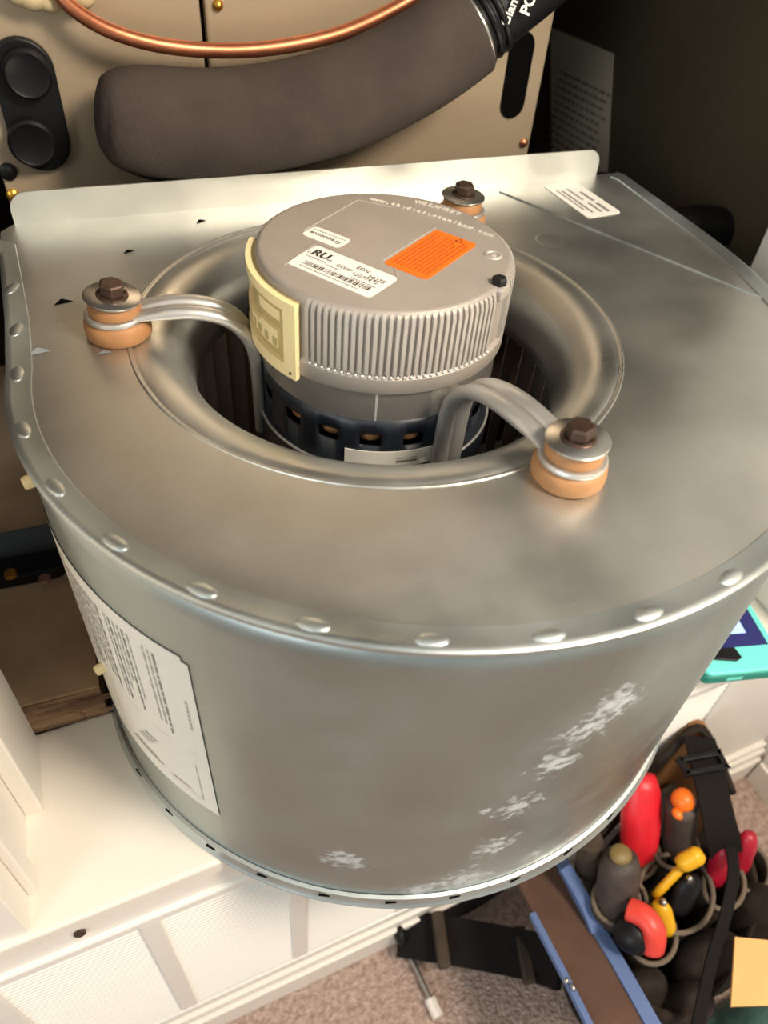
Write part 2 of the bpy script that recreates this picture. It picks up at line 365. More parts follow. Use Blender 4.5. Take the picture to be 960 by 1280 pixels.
# ------------------------------------------------------------------ blower housing
def rs(t): return .2045 + (t - 177) * .0003966
OUT = []
for p in ((0.270, 0.176), (0.10, 0.176), (-0.10, 0.176), (-0.199, 0.176), (-0.2075, 0.166), (-0.208, 0.15), (-0.2065, 0.10), (-.2052, .05)): OUT.append(p)
t = 180
while t <= 348: OUT.append((rs(t) * math.cos(math.radians(t)), rs(t) * math.sin(math.radians(t)))); t += 3
OUT += [(.2725, -.03), (.2785, 0), (.281, .03), (.282, .06), (.282, .12), (.282, .168), (.277, .176)]
def orad(a):
    """radius of the housing outline in direction a (radians)"""
    d = (math.cos(a), math.sin(a)); best = 0
    for i in range(len(OUT)):
        x1, y1 = OUT[i]; x2, y2 = OUT[(i + 1) % len(OUT)]
        ex, ey = x2 - x1, y2 - y1; den = d[0] * ey - d[1] * ex
        if abs(den) < 1e-9: continue
        s_ = (x1 * ey - y1 * ex) / den; u = (x1 * d[1] - y1 * d[0]) / den
        if -1e-6 <= u <= 1 + 1e-6 and s_ > best: best = s_
    return best
NA = 360
angs = sorted([2 * PI * i / NA for i in range(NA)] + [math.atan2(p[1], p[0]) % (2 * PI) for p in OUT if p[1] > .05])
OR = [orad(a) for a in angs]
NB = len(angs)
H = thing('blower_housing', (0, 0, ZS), 'large grey galvanised steel scroll blower housing standing on the white shelf', 'blower housing')
def plate(z0, z1, rin):
    mb = MB(); rows = 7; v = []; f = []
    for z in (z1, z0):
        for i, a in enumerate(angs):
            for k in range(rows):
                r = rin + (OR[i] - rin) * k / (rows - 1); v.append((r * math.cos(a), r * math.sin(a), z))
    o2 = NB * rows
    for i in range(NB):
        j = (i + 1) % NB
        for k in range(rows - 1):
            f.append((i * rows + k, i * rows + k + 1, j * rows + k + 1, j * rows + k))
            f.append((o2 + j * rows + k, o2 + j * rows + k + 1, o2 + i * rows + k + 1, o2 + i * rows + k))
        f.append((i * rows + rows - 1, o2 + i * rows + rows - 1, o2 + j * rows + rows - 1, j * rows + rows - 1))
        f.append((i * rows, j * rows, o2 + j * rows, o2 + i * rows))
    mb.add(v, f); return mb
RI = 0.1435
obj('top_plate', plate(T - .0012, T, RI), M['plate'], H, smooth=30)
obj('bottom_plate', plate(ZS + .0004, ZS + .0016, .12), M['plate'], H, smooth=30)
# side wrap: open towards the furnace
mb = MB(); v = []; f = []; idx = [i for i in range(NB) if not (angs[i] > math.atan2(.175, .27) and angs[i] < math.atan2(.165, -.2075))]
idx = sorted(idx, key=lambda i: (angs[i] - 2.4) % (2 * PI))
zr = [T - .0012, T - .02, T - .08, T - .15, T - .22, T - .27, ZS + .0016]
for i in idx:
    for z in zr: v.append(((OR[i] - .0015) * math.cos(angs[i]), (OR[i] - .0015) * math.sin(angs[i]), z))
k = len(zr)
for i in range(len(idx) - 1):
    for j in range(k - 1): f.append((i * k + j, i * k + j + 1, (i + 1) * k + j + 1, (i + 1) * k + j))
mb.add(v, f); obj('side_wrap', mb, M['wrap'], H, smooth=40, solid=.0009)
# folded rims: a strip round the scroll's outer edge
def rim(prof, name, m, a_from, a_to):
    mb = MB(); v = []; f = []
    ii = [i for i in idx if a_from <= (math.degrees(angs[i])) % 360 <= a_to or a_from <= math.degrees(angs[i]) + 360 <= a_to]
    kk = len(prof)
    for i in ii:
        for dr, z in prof: v.append(((OR[i] + dr) * math.cos(angs[i]), (OR[i] + dr) * math.sin(angs[i]), z))
    for i in range(len(ii) - 1):
        for j in range(kk): f.append((i * kk + j, i * kk + (j + 1) % kk, (i + 1) * kk + (j + 1) % kk, (i + 1) * kk + j))
    f += [tuple(range(kk)), tuple(range((len(ii) - 1) * kk + kk - 1, (len(ii) - 1) * kk - 1, -1))]
    mb.add(v, f); return obj(name, mb, m, H, smooth=50)
rim([(-.0115, T + .0002), (-.011, T + .0011), (-.002, T + .0013), (.0005, T + .0018), (.0018, T + .0010), (.0018, T - .0012), (.0005, T - .0022), (-.0012, T - .0022), (-.0012, T + .0002)], 'top_rim', M['rim'], 144, 392)
rim([(-.0012, ZS + .0110), (.0012, ZS + .0105), (.0020, ZS + .0035), (.0032, ZS + .0025), (.0038, ZS + .0012), (.0030, ZS), (-.0012, ZS)], 'bottom_rim', M['rim'], 144, 392)
# clinch bumps on the top rim, dark slots on the bottom rim
mbump = MB(); mbump.ball((0, 0, 0), .0036, .0072, .0012, 12, 8); me = mesh('clinch_tab', mbump, M['rim'], 'all')
for t in [157, 169, 181.2, 194.5, 207.2, 219.4, 231.4, 243.5, 255, 266.4, 277.2, 288.2, 299, 310]:
    a = math.radians(t); o = bpy.data.objects.new('clinch_tab', me); COL.objects.link(o); o.parent = H
    r = orad(a) - .0042; o.location = (r * math.cos(a), r * math.sin(a), T - ZS + .0012); o.rotation_euler = (0, 0, a + math.radians(-5))
mslot = MB(); mslot.box(-.0010, .0010, -.0036, .0036, -.0010, .0010); me = mesh('rim_slot', mslot, M['mattblack'])
for t in [205, 215, 225, 235, 245.5, 256, 266, 276, 286, 296]:
    a = math.radians(t); o = bpy.data.objects.new('rim_slot', me); COL.objects.link(o); o.parent = H
    r = orad(a) + .0012; o.location = (r * math.cos(a), r * math.sin(a), .0068); o.rotation_euler = (0, 0, a)
# venturi inlet
prof = [(RI + .0022, .0001), (RI + .0012, .0007), (RI + .0003, .0002), (RI - .0006, -.0007), (RI - .0012, -.0004)]
for i in range(1, 13):
    t = PI / 2 * i / 12; prof.append((RI - .0012 - (RI - .0012 - .1112) * math.sin(t) ** 1.0, .0012 * math.sin(2 * t) * 2 - .0004 - .033 * (1 - math.cos(t))))
prof.append((.1112, -.042))
mb = MB(); mb.lathe(prof, 128, (0, 0, T)); obj('inlet_ring', mb, M['inlet'], H, smooth='all', solid=.001)
# outlet flange
mb = MB(); x0, x1, h, r = -.1985, .2585, .0215, .012
poly = [(x0, 0.0)] + [(x0 + r - r * math.cos(PI / 2 * i / 6), h - r + r * math.sin(PI / 2 * i / 6)) for i in range(7)] + [(x1 - r + r * math.sin(PI / 2 * i / 6), h - r + r * math.cos(PI / 2 * i / 6)) for i in range(7)] + [(x1, 0.0)]
mb.prism(poly, 0, .0014, Matrix.Translation((0, .1755, T)) @ Matrix.Rotation(PI / 2, 4, 'X'))
obj('outlet_flange', mb, M['flange'], H)
# stiffening crease: a low ridge across the plate
mb = MB(); a_, b_ = Vector((.160, .159, T - .0003)), Vector((.2695, -.050, T - .0003))
mb.sweep([a_, a_.lerp(b_, .5), b_], [(-.0022, 0), (-.0010, .0011), (0, .0015), (.0010, .0011), (.0022, 0)]); obj('stiffening_crease', mb, M['rim'], H, smooth=60)
# lanced tabs: a small raised triangle over a dark hole
for k, (px, py, s_, rot) in enumerate([(250, 277, .0048, 20), (160, 315, .0046, 15), (78, 378, .0066, 10), (48, 440, .0072, 5), (130, 441, .0045, 0)]):
    c = at(px, py, 0); mt = Matrix.Translation((c.x, c.y, T)) @ Matrix.Rotation(math.radians(rot), 4, 'Z')
    mb = MB(); mb.add([mt @ Vector(p) for p in ((-.85 * s_, -.30 * s_, .0002), (.95 * s_, -.22 * s_, .0002), (.0, .42 * s_, .0002), (.0, .20 * s_, .30 * s_))], [(1, 2, 3), (2, 0, 3), (2, 1, 0)])
    lt = obj('lanced_tab', mb, M['plate'], H)
    mb = MB(); mb.add([mt @ Vector(p) for p in ((-.85 * s_, -.31 * s_, .0003), (.95 * s_, -.23 * s_, .0003), (.0, .19 * s_, .29 * s_))], [(0, 1, 2)])
    obj('hole', mb, M['mattblack'] if k < 3 else M['rim'], lt)
# cream plugs showing on the left side
for px, py, z in ((60, 631, -.016), (150, 872, -.160)):
    d = ray(px, py); p = None; a = math.radians(199 if z > -.1 else 202.5)
    rr = orad(a)
    mb = MB(); mt = Matrix.Translation((rr * math.cos(a), rr * math.sin(a), T + z)) @ Matrix.Rotation(a, 4, 'Z') @ Matrix.Rotation(PI / 2, 4, 'Y')
    mb.lathe([(.0001, -.003), (.0034, -.003), (.0034, .003), (.0028, .0042), (.0001, .0042)], 14, mtx=mt); obj('plug', mb, M['cream'], H, smooth=40, label='small cream plastic plug')
# stickers: one on the plate, one large on the wrap
mt = frame(((.1998 + .233 + .2385 + .2078) / 4, (.1612 + .1663 + .1043 + .1006) / 4, T + .0002), (.0055, -.0615, 0), (.032, .0045, 0))
mb = MB(); mb.prism(rrect(.0625, .0325, .004), 0, .0003, mt); st = obj('plate_sticker', mb, M['white'], H, label='white printed sticker')
mb = MB()
for y0, xa, xb, hh in ((.0075, -.012, .006, .003), (.0075, .010, .026, .0035), (.0, -.020, .002, .0022), (.001, .008, .025, .0025), (-.0065, -.018, .024, .0022), (-.0105, -.02, .018, .0016)):
    mb.box(xa, xb, y0 - hh / 2, y0 + hh / 2, .0003, .00036, mt)
obj('print', mb, M['greyink'], st)
def wrap_patch(mb, t0, t1, z0, z1, off, n=None, th=0):
    n = n or max(2, int(abs(t1 - t0) / 1.5)); v = []; f = []
    for i in range(n + 1):
        a = math.radians(t0 + (t1 - t0) * i / n); r = orad(a) - .0015 + off
        v += [(r * math.cos(a), r * math.sin(a), T + z0), (r * math.cos(a), r * math.sin(a), T + z1)]
    for i in range(n): f.append((2 * i, 2 * i + 2, 2 * i + 3, 2 * i + 1))
    mb.add(v, f); return mb
mb = MB(); wrap_patch(mb, 183, 227.0, -.2215, -.054, .0006); wrap_patch(mb, 227.0, 228.0, -.2215, -.0575, .0006, 2)
lb = obj('rating_label', mb, M['offwhite'], H, smooth='all', label='large white label with fine grey print and line drawings')
mb = MB(); mp_ = MB()
for k in range(26):
    t0 = 222.0 - k * .95; z = -.066; end = -.066 - random.choice((.050, .070, .076, .076, .062))
    if k in (3, 4, 11): continue
    while z > end:
        l_ = random.uniform(.003, .010); wrap_patch(mp_ if k % 3 else mb, t0, t0 + .36, max(z - l_, end), z, .0009, 1); z -= l_ + .0016
z = -.094
while z > -.120: wrap_patch(mp_, 226.1, 226.5, z - .003, z, .0009, 1); z -= .0042
for k, (t0, t1, z0, z1) in enumerate([(206, 226, -.152, -.1516), (206, 206.15, -.21, -.152), (218, 225.5, -.21, -.2096), (225.3, 225.45, -.21, -.165), (213, 216, -.182, -.180), (212, 215, -.187, -.1855), (214, 217, -.176, -.174), (209, 217, -.205, -.203), (210, 216, -.201, -.1995), (219, 223, -.206, -.2045)]):
    wrap_patch(mp_, t0, t1, z0, z1, .0009, 3)
obj('print', mb, M['greyink'], lb)['kind'] = 'stuff'; obj('faint_print', mp_, M['paleink'], lb)['kind'] = 'stuff'
# shallow pressed ring in the plate
c = at(688, 301, 0); mb = MB(); mb.lathe([(.0085, 0), (.0100, .0005), (.0112, 0)], 40, (c.x, c.y, T + .0001)); obj('pressed_ring', mb, M['plate'], H, smooth=60)

# ------------------------------------------------------------------ blower wheel
W = thing('squirrel_cage_fan', (0, 0, ZS + .015), 'dark squirrel-cage fan of upright blades inside the blower inlet', 'fan')
zb0, zb1 = .006, .228
mb = MB(); c = (0, 0, ZS + .015)
mb.lathe([(.119, zb1 - .002), (.137, zb1 - .002), (.137, zb1 + .006), (.119, zb1 + .006)], 96, c, closed=True); obj('wheel_rim', mb, M['black'], W, smooth=40)
mb = MB(); mb.lathe([(.0001, .0), (.137, .0), (.137, zb0), (.0001, zb0)], 96, c); obj('back_disc', mb, M['blade'], W, smooth=40)
mb = MB(); P_ = [(.119, 0), (.124, .0035), (.130, .0055), (.137, .006)]
v = []
for x, y in P_: v += [(x, y, zb0), (x, y, zb1), (x, y + .0012, zb0), (x, y + .0012, zb1)]
f = []
for i in range(3): f += [(4 * i, 4 * i + 4, 4 * i + 5, 4 * i + 1), (4 * i + 2, 4 * i + 3, 4 * i + 7, 4 * i + 6)]
f += [(0, 1, 3, 2), (12, 14, 15, 13)]
mb.add(v, f); me = mesh('blade', mb, M['blade'], 50)
for k in range(44):
    o = bpy.data.objects.new('blade', me); COL.objects.link(o); o.parent = W; o.rotation_euler = (0, 0, 2 * PI * k / 44)

# ------------------------------------------------------------------ motor
MO = thing('blower_motor', (0, 0, T - .16), 'round blower motor with ribbed grey cast cap and dark slotted shell in the inlet', 'motor')
mb = MB(); RC = .0716
mb.lathe([(.060, .000), (.0728, .000), (.0736, .0012), (.0736, .0095), (.0722, .0112), (RC, .0118), (RC, .0440), (.0712, .0462), (.0698, .0476), (.0680, .0480), (.0001, .0480)], 160, (0, 0, T))
cap = obj('end_cap', mb, M['cap'], MO, smooth=35)
def fin_ok(d):
    d = d % 360
    return not (150 < d < 216 or 303 < d < 316)
mb = MB(); dots = MB()
for k in range(124):
    d = k * 360 / 124; 
    if not fin_ok(d): continue
    a = math.radians(d); hw = math.radians(1.08)
    v = []
    for z, ro in ((.0125, .0737), (.0425, .0737), (.0455, .0728), (.0468, .0712)):
        for aa, r in ((a - hw, .0705), (a - hw * .7, ro), (a + hw * .7, ro), (a + hw, .0705)): v.append((r * math.cos(aa), r * math.sin(aa), T + z))
    f = []
    for i in range(3):
        for j in range(3): f.append((4 * i + j, 4 * i + j + 1, 4 * i + 5 + j, 4 * i + 4 + j))
    f += [(12, 13, 14, 15), (3, 2, 1, 0)]
    mb.add(v, f)
    if 216 < d < 303: 
        ad = math.radians(d + 360 / 248); dots.ball((.0733 * math.cos(ad), .0733 * math.sin(ad), T + .0110), .0010, n=8, m=5)
obj('cooling_fins', mb, M['fin'], MO, smooth=20)
obj('casting_dots', dots, M['bright'], MO, smooth='all')
# screw lug at the cap edge and cast ring
a = math.radians(-50.5); mt = Matrix.Translation((.0660 * math.cos(a), .0660 * math.sin(a), T + .0405)) @ Matrix.Rotation(a, 4, 'Z')
mb = MB(); mb.box(-.0085, .0085, -.0055, .0055, 0, .0072, mt); lug = obj('screw_lug', mb, M['fin'], MO, bevel=.0014)
mb = MB(); mb.lathe([(.0001, .0), (.0042, .0), (.0042, .0030), (.0030, .0040), (.0001, .0040)], 6, mtx=mt @ Matrix.Translation((.0035, .0, .0072))); obj('lug_screw', mb, M['black'], lug)
c = at(372, 258, .046); a = math.atan2(c.y, c.x); mt = Matrix.Translation((.0670 * math.cos(a), .0670 * math.sin(a), T + .0345)) @ Matrix.Rotation(a, 4, 'Z')
mb = MB(); mb.box(-.008, .0085, -.0055, .0055, 0, .0072, mt); lug = obj('screw_lug', mb, M['fin'], MO, bevel=.0014)
mb = MB(); mb.lathe([(.0001, .0), (.0046, .0), (.0046, .0030), (.0030, .0044), (.0001, .0044)], 6, mtx=mt @ Matrix.Translation((.0030, .0, .0072))); obj('lug_screw', mb, M['black'], lug)
mb = MB(); mb.lathe([(.0030, 0), (.0036, .0009), (.0048, .0009), (.0054, 0)], 32, (.0551, -.0242, T + .048)); mb.lathe([(.0001, .0005), (.0018, .0005), (.0022, 0)], 20, (.0551, -.0242, T + .048)); obj('cast_ring', mb, M['fin'], MO, smooth=60)
ZC = T + .0480
# raised pad borders
dirL = Vector((.0430, .0327, 0)).normalized(); dirW = Vector((.0304, -.0461, 0)).normalized()
mb = MB()
for p, q_ in (((-.060, -.0095), (-.0375, .0092)), ((-.0395, .0265), (.0043, .0597)), ((-.0075, -.0165), (.0372, .0150)), ((.0043, .0597), (.0215, .046)), ((-.0375, .0092), (-.0065, -.0360)), ((-.0065, -.036), (-.004, -.026))):
    pa, pb = Vector((*p, ZC)), Vector((*q_, ZC)); mb.sweep([pa, (pa + pb) / 2, pb], [(-.0006, -.0001), (-.0003, .0004), (.0003, .0004), (.0006, -.0001)])
obj('cast_border', mb, M['fin'], MO, smooth=60)
# stickers on the cap
def sticker(name, c4, m, rad, label):
    p = [Vector((x, y, 0)) for x, y in c4]; c = sum(p, Vector()) / 4; ex = ((p[3] - p[0]) + (p[2] - p[1])) / 2; ey = ((p[1] - p[0]) + (p[2] - p[3])) / 2
    mt = frame((c.x, c.y, ZC), ex, ey); mb = MB(); mb.prism(rrect(ex.length, ey.length, rad), 0, .0004, mt)
    return obj(name, mb, m, MO, label=label), mt, ex.length, ey.length
wl, mt, L_, W_ = sticker('motor_label', [(-.0585, -.0087), (-.0371, .0088), (-.0067, -.0373), (-.0271, -.0524)], M['white'], .003, 'white sticker with a bar code')
def on(mt, x, y): return mt @ Matrix.Translation((x, y, .0005))
mb = MB(); x = -L_ * .37
while x < L_ * .40:
    wd = random.choice((.0004, .0004, .0008, .0011)); mb.box(x, x + wd, -.0082, -.0042, .0004, .00048, mt); x += wd + random.choice((.0004, .0005, .0008))
obj('bar_code', mb, M['ink'], wl)
text('mark_lettering', 'RU', .0085, on(mt, -.0185, .0060) @ Matrix.Scale(1.0, 4), M['ink'], wl, .00005, bold=.0003)
text('lettering', 'c', .0040, on(mt, -.0255, .0045), M['ink'], wl, .00005)
text('lettering', 'us', .0036, on(mt, -.0115, .0042), M['ink'], wl, .00005)
text('lettering', 'E0N -', .0046, on(mt, .0095, .0078), M['ink'], wl, .00005)
text('lettering', 'M075', .0046, on(mt, .0195, .0040), M['ink'], wl, .00005)
text('lettering', '12077472', .0042, on(mt, .0140, .0010), M['ink'], wl, .00005)
text('lettering', 'COMP', .0036, on(mt, -.0005, .0025), M['ink'], wl, .00005)
mb = MB()
for x0, x1, y in ((-.024, -.012, .0005), (-.010, -.001, -.0010), (.008, .024, -.0030), (-.020, .018, -.0103)):
    x = x0
    while x < x1: wd = random.uniform(.0006, .0014); mb.box(x, x + wd, y - .0006, y + .0006, .0004, .00048, mt); x += wd + .0005
obj('fine_print', mb, M['greyink'], wl)
sl, mt, L_, W_ = sticker('small_label', [(-.0413, .0225), (-.0317, .0305), (-.0160, .0100), (-.0270, .0015)], M['white'], .003, 'small white sticker')
text('lettering', 'Frequence', .0050, on(mt, 0, -.0012) @ Matrix.Rotation(PI, 4, 'Z'), M['ink'], sl, .00005)
mb = MB(); x = -.011
while x < .011: wd = random.uniform(.0006, .0013); mb.box(x, x + wd, .0028, .0038, .0004, .00048, mt); x += wd + .0005
obj('fine_print', mb, M['greyink'], sl)
ol, mt, L_, W_ = sticker('warning_label', [(-.007, -.0214), (.0346, .0135), (.0506, -.0095), (.0088, -.0435)], M['orange'], .0026, 'orange warning sticker with dark print')
mb = MB()
for k in range(9):
    yy = -.0 ; xx = -L_ * .38 + k * L_ * .76 / 8
    y = -W_ * .42
    while y < W_ * (.40 if k not in (2, 6) else .25):
        wd = random.uniform(.0008, .0032); mb.box(xx - .0005, xx + .0005, y, y + wd, .0004, .00046, mt); y += wd + .0007
obj('warning_print', mb, M['orangeink'], ol)
mb = MB()
for i in range(3):
    a0, a1 = PI / 2 + i * 2 * PI / 3, PI / 2 + (i + 1) * 2 * PI / 3; cc = Vector((.004, W_ * .43, .0005)); r = .0024
    mb.sweep([mt @ (cc + Vector((r * math.cos(t_), r * math.sin(t_), 0))) for t_ in (a0, a1)], [(-.0002, -.00005), (.0002, -.00005), (.0002, .00005), (-.0002, .00005)])
obj('warning_triangle', mb, M['ink'], ol)
# cast lettering along the cap edge
def arc_text(name, s_, p0, p1, bow, size):
    p0 = Vector((*p0, ZC)); p1 = Vector((*p1, ZC)); n = len(s_); nm = (p1 - p0).cross(Vector((0, 0, 1))).normalized()
    mbx = MB()
    for i, ch in enumerate(s_):
        if ch == ' ': continue
        t_ = (i + .5) / n; c = p0.lerp(p1, t_) - nm * bow * 4 * t_ * (1 - t_); dr = (p1 - p0).normalized() - nm * bow * 4 * (1 - 2 * t_) / (p1 - p0).length
        mt_ = frame(c, dr, Vector((0, 0, 1)).cross(dr))
        o = text(name, ch, size, mt_ , M['bright'], MO, .0005, bold=.0002)
        mbx.add([vv.co + ORG[MO] for vv in o.data.vertices], [tuple(pp.vertices) for pp in o.data.polygons]); bpy.data.objects.remove(o)
    obj(name, mbx, M['bright'], MO)
arc_text('cast_lettering', 'www.thedealertoolbox.com', (.0120, .0600), (.0655, -.0030), .003, .0048)
arc_text('cast_lettering', 'WESANRET', (.0385, .0500), (.0585, .0275), .001, .0052)
# cream connector cover
def shell_patch(mb, r0, r1, d0, d1, z0, z1, n=None):
    n = n or max(2, int(abs(d1 - d0) / 3)); v = []; f = []
    for i in range(n + 1):
        a = math.radians(d0 + (d1 - d0) * i / n); cs, sn = math.cos(a), math.sin(a)
        v += [(r0 * cs, r0 * sn, T + z0), (r1 * cs, r1 * sn, T + z0), (r1 * cs, r1 * sn, T + z1), (r0 * cs, r0 * sn, T + z1)]
    for i in range(n):
        for j in range(4): f.append((4 * i + j, 4 * i + 4 + j, 4 * i + 4 + (j + 1) % 4, 4 * i + (j + 1) % 4))
    f += [(3, 2, 1, 0), (4 * n, 4 * n + 1, 4 * n + 2, 4 * n + 3)]
    return mb.add(v, f)
cv = MB(); shell_patch(cv, .0700, .0738, 152, 213.5, -.0015, .0425); cv = obj('connector_cover', cv, M['creamshade'], MO, smooth=30, label='cream plastic connector cover')
mb = MB(); shell_patch(mb, .0736, .0768, 152, 214.0, -.0020, .0055); shell_patch(mb, .0736, .0768, 152, 214.0, .0375, .0430); shell_patch(mb, .0736, .0768, 207.5, 214.0, .005, .038); shell_patch(mb, .0736, .0768, 152, 158, .005, .038)
obj('cover_frame', mb, M['cream'], cv, smooth=30)
mb = MB(); shell_patch(mb, .0736, .0762, 163, 203.5, .0115, .0200); shell_patch(mb, .0736, .0762, 190, 203.5, .0200, .0225); obj('socket_block', mb, M['cream'], cv, smooth=30)
mb = MB(); shell_patch(mb, .0736, .0760, 190, 205, .0290, .0350); obj('socket_block', mb, M['cream'], cv, smooth=30)
mb = MB()
for d in range(164, 202, 6): shell_patch(mb, .0760, .0764, d, d + 3.0, .0125, .0175, 2)
obj('socket_slots', mb, M['creamshade'], cv)
a = math.radians(211); mb = MB(); mb.ball((.0768 * math.cos(a), .0768 * math.sin(a), T + .0012), .0009, n=8, m=6); obj('cover_pin', mb, M['ink'], cv)
# steel band, slotted dark shell, windings
mb = MB(); mb.lathe([(.068, .0015), (.0712, .0015), (.0712, -.0195), (.068, -.0195)], 128, (0, 0, T)); obj('steel_band', mb, M['steelband'], MO, smooth=30)
mb = MB(); a = math.radians(-111); mb.box(.0711, .0714, -.0006, .0006, -.0190, .0012, Matrix.Translation((0, 0, T)) @ Matrix.Rotation(a, 4, 'Z')); obj('band_seam', mb, M['bright'], MO)
mb = MB(); n = 144; zz = [-.0190, -.0290, -.0375, -.07, -.125]; v = []; f = []
for i in range(n):
    a = 2 * PI * i / n
    for z in zz: v.append((.0716 * math.cos(a), .0716 * math.sin(a), T + z))
for i in range(n):
    d = (i + .5) * 360 / n
    for j in range(4):
        if j == 1 and ((d - 206.4 + 5) % 20.2) < 10.0: continue
        f.append((i * 5 + j, i * 5 + j + 1, ((i + 1) % n) * 5 + j + 1, ((i + 1) % n) * 5 + j))
v.append((0, 0, T - .135)); f += [(i * 5 + 4, n * 5, ((i + 1) % n) * 5 + 4) for i in range(n)]
mb.add(v, f); obj('motor_shell', mb, M['navy'], MO, smooth=30, solid=.0016)
mb = MB()
for k in range(18): 
    a = math.radians(206.4 + 20.2 * k); mt = Matrix.Translation((.063 * math.cos(a), .063 * math.sin(a), T - .034)) @ Matrix.Rotation(a, 4, 'Z'); mb.ball((0, 0, 0), .0050, .0070, .0036, 10, 6, mtx=mt.to_3x3().to_4x4()); 
    vv = mb.v[-70:]; mb.v[-70:] = [(x + .063 * math.cos(a), y + .063 * math.sin(a), z + T - .035) for x, y, z in vv]
obj('windings', mb, M['copper_wire'], MO, smooth='all')
ml = MB(); shell_patch(ml, .0712, .0721, -124, -74, -.0525, -.0410, 20); ml = obj('shell_label', ml, M['offwhite'], MO, smooth=30, label='narrow white sticker on the dark shell')
mb = MB()
for d0, d1, z0, z1 in ((-100, -90, -.0495, -.0475), (-100, -90, -.0465, -.046), (-88, -85, -.0455, -.0450), (-83, -78, -.0440, -.0433), (-83, -78, -.0460, -.0453), (-83, -78, -.0480, -.0473), (-88, -85, -.0475, -.0470)): shell_patch(mb, .0720, .0722, d0, d1, z0, z1, 4)
obj('print', mb, M['greyink'], ml)
mb = MB(); mb.lathe([(.0718, -.0535), (.0735, -.0540), (.0742, -.0552), (.0742, -.070), (.0718, -.070)], 128, (0, 0, T)); obj('belly_band', mb, M['navy'], MO, smooth=30)
mb = MB(); mb.lathe([(.0735 + .0010 * math.cos(i * PI / 4), -.0540 + .0010 * math.sin(i * PI / 4)) for i in range(8)], 128, (0, 0, T), closed=True); obj('band_edge', mb, M['arm'], MO, smooth='all')
# three bent mounting arms
RZ = [(.0752, -.0700), (.0752, -.055), (.0757, -.028), (.0772, -.0115), (.0820, .0000), (.0900, .0080), (.1000, .0122), (.1120, .0142), (.1260, .0142), (.1400, .0136), (.1470, .0134)]
BOLTS = [(-.1475, .024), (.0405, -.1535), (.101, .108)]
for (bx, by) in BOLTS:
    rb = math.hypot(bx, by); ux, uy = bx / rb, by / rb; sc = (rb - .0752) / (.1525 - .0752)
    pts = smooth_path([Vector((ux * (.0752 + (r - .0752) * sc), uy * (.0752 + (r - .0752) * sc), T + z)) for r, z in RZ], 5)
    tang = Vector((-uy, ux, 0)); n = len(pts); ups = []
    for i in range(n):
        t_ = (pts[min(i + 1, n - 1)] - pts[max(i - 1, 0)]).normalized(); ups.append(t_.cross(tang))
    prof = []
    for i in range(9): t_ = PI * (1 - i / 8); prof.append((-.0047 + .0041 * math.cos(t_), .0006 + .0034 * math.sin(t_)))
    for i in range(9): t_ = PI * (1 - i / 8); prof.append((.0047 + .0041 * math.cos(t_), .0006 + .0034 * math.sin(t_)))
    prof += [(x, -.6 * y) for x, y in prof[::-1]]
    scl = []
    for i in range(n):
        u = i / (n - 1); scl.append((1.22 + (.25 if u > .85 else 0) * (u - .85) / .15, 1.15 if u < .78 else max(.25, 1.15 - (u - .78) / .2)))
    mb = MB(); mb.sweep(pts, prof, up=ups, scales=scl)
    arm = obj('mounting_arm', mb, M['arm'], MO, smooth=50)
    mb = MB(); mb.lathe([(.0055, .0), (.0160, .0), (.0168, .0012), (.0168, .0022), (.0160, .0032), (.0055, .0032)], 40, (bx, by, T + .0112)); obj('arm_eye', mb, M['arm'], arm, smooth=50)

# ------------------------------------------------------------------ bolts with rubber bushings
def mount(i, loc, label, tilt):
    t0 = thing('bushing_mount', loc, label, 'bolt', 'rubber bushed mounting bolts round the inlet')
    c = Vector(loc); mb = MB()
    mb.lathe([(.0001, .0), (.0165, .0), (.0180, .0018), (.0182, .0062), (.0176, .0096), (.0160, .0110), (.0001, .0110)], 40, c); obj('lower_bushing', mb, M['bushing'], t0, smooth=50)
    mb = MB(); mb.lathe([(.0001, .0145), (.0140, .0145), (.0142, .0165), (.0134, .0208), (.0120, .0216), (.0001, .0216)], 40, c); obj('upper_bushing', mb, M['bushing'], t0, smooth=50)
    mt = Matrix.Translation((c.x, c.y, c.z + .0228)) @ Matrix.Rotation(math.radians(tilt), 4, (Vector((.4, .9, 0))))
    mb = MB(); mb.lathe([(.0030, -.0009), (.0146, -.0009), (.0153, -.0003), (.0153, .0004), (.0146, .0009), (.0030, .0009)], 40, mtx=mt); obj('washer', mb, M['washer'], t0, smooth=50)
    mb = MB(); mb.lathe([(.0001, .0008), (.0086, .0008), (.0086, .0016), (.0070, .0022)], 24, mtx=mt)
    mb.lathe([(.0001, .0012), (.0070, .0012), (.0070, .0074), (.0060, .0086), (.0001, .0086)], 6, mtx=mt @ Matrix.Rotation(.4, 4, 'Z')); hd = obj('hex_head', mb, M['boltbrown'], t0, bevel=.0005)
    return t0
mount(0, (*BOLTS[0], T + .0002), 'tan rubber bushing with tilted washer and brown bolt, near the cream connector cover', 7)
mount(1, (*BOLTS[1], T + .0002), 'tan rubber bushing with brown hex bolt on the open front of the plate', -2)
mount(2, (*BOLTS[2], T + .0002), 'rubber bushing and bolt beside the outlet flange, behind the motor cap', 2)

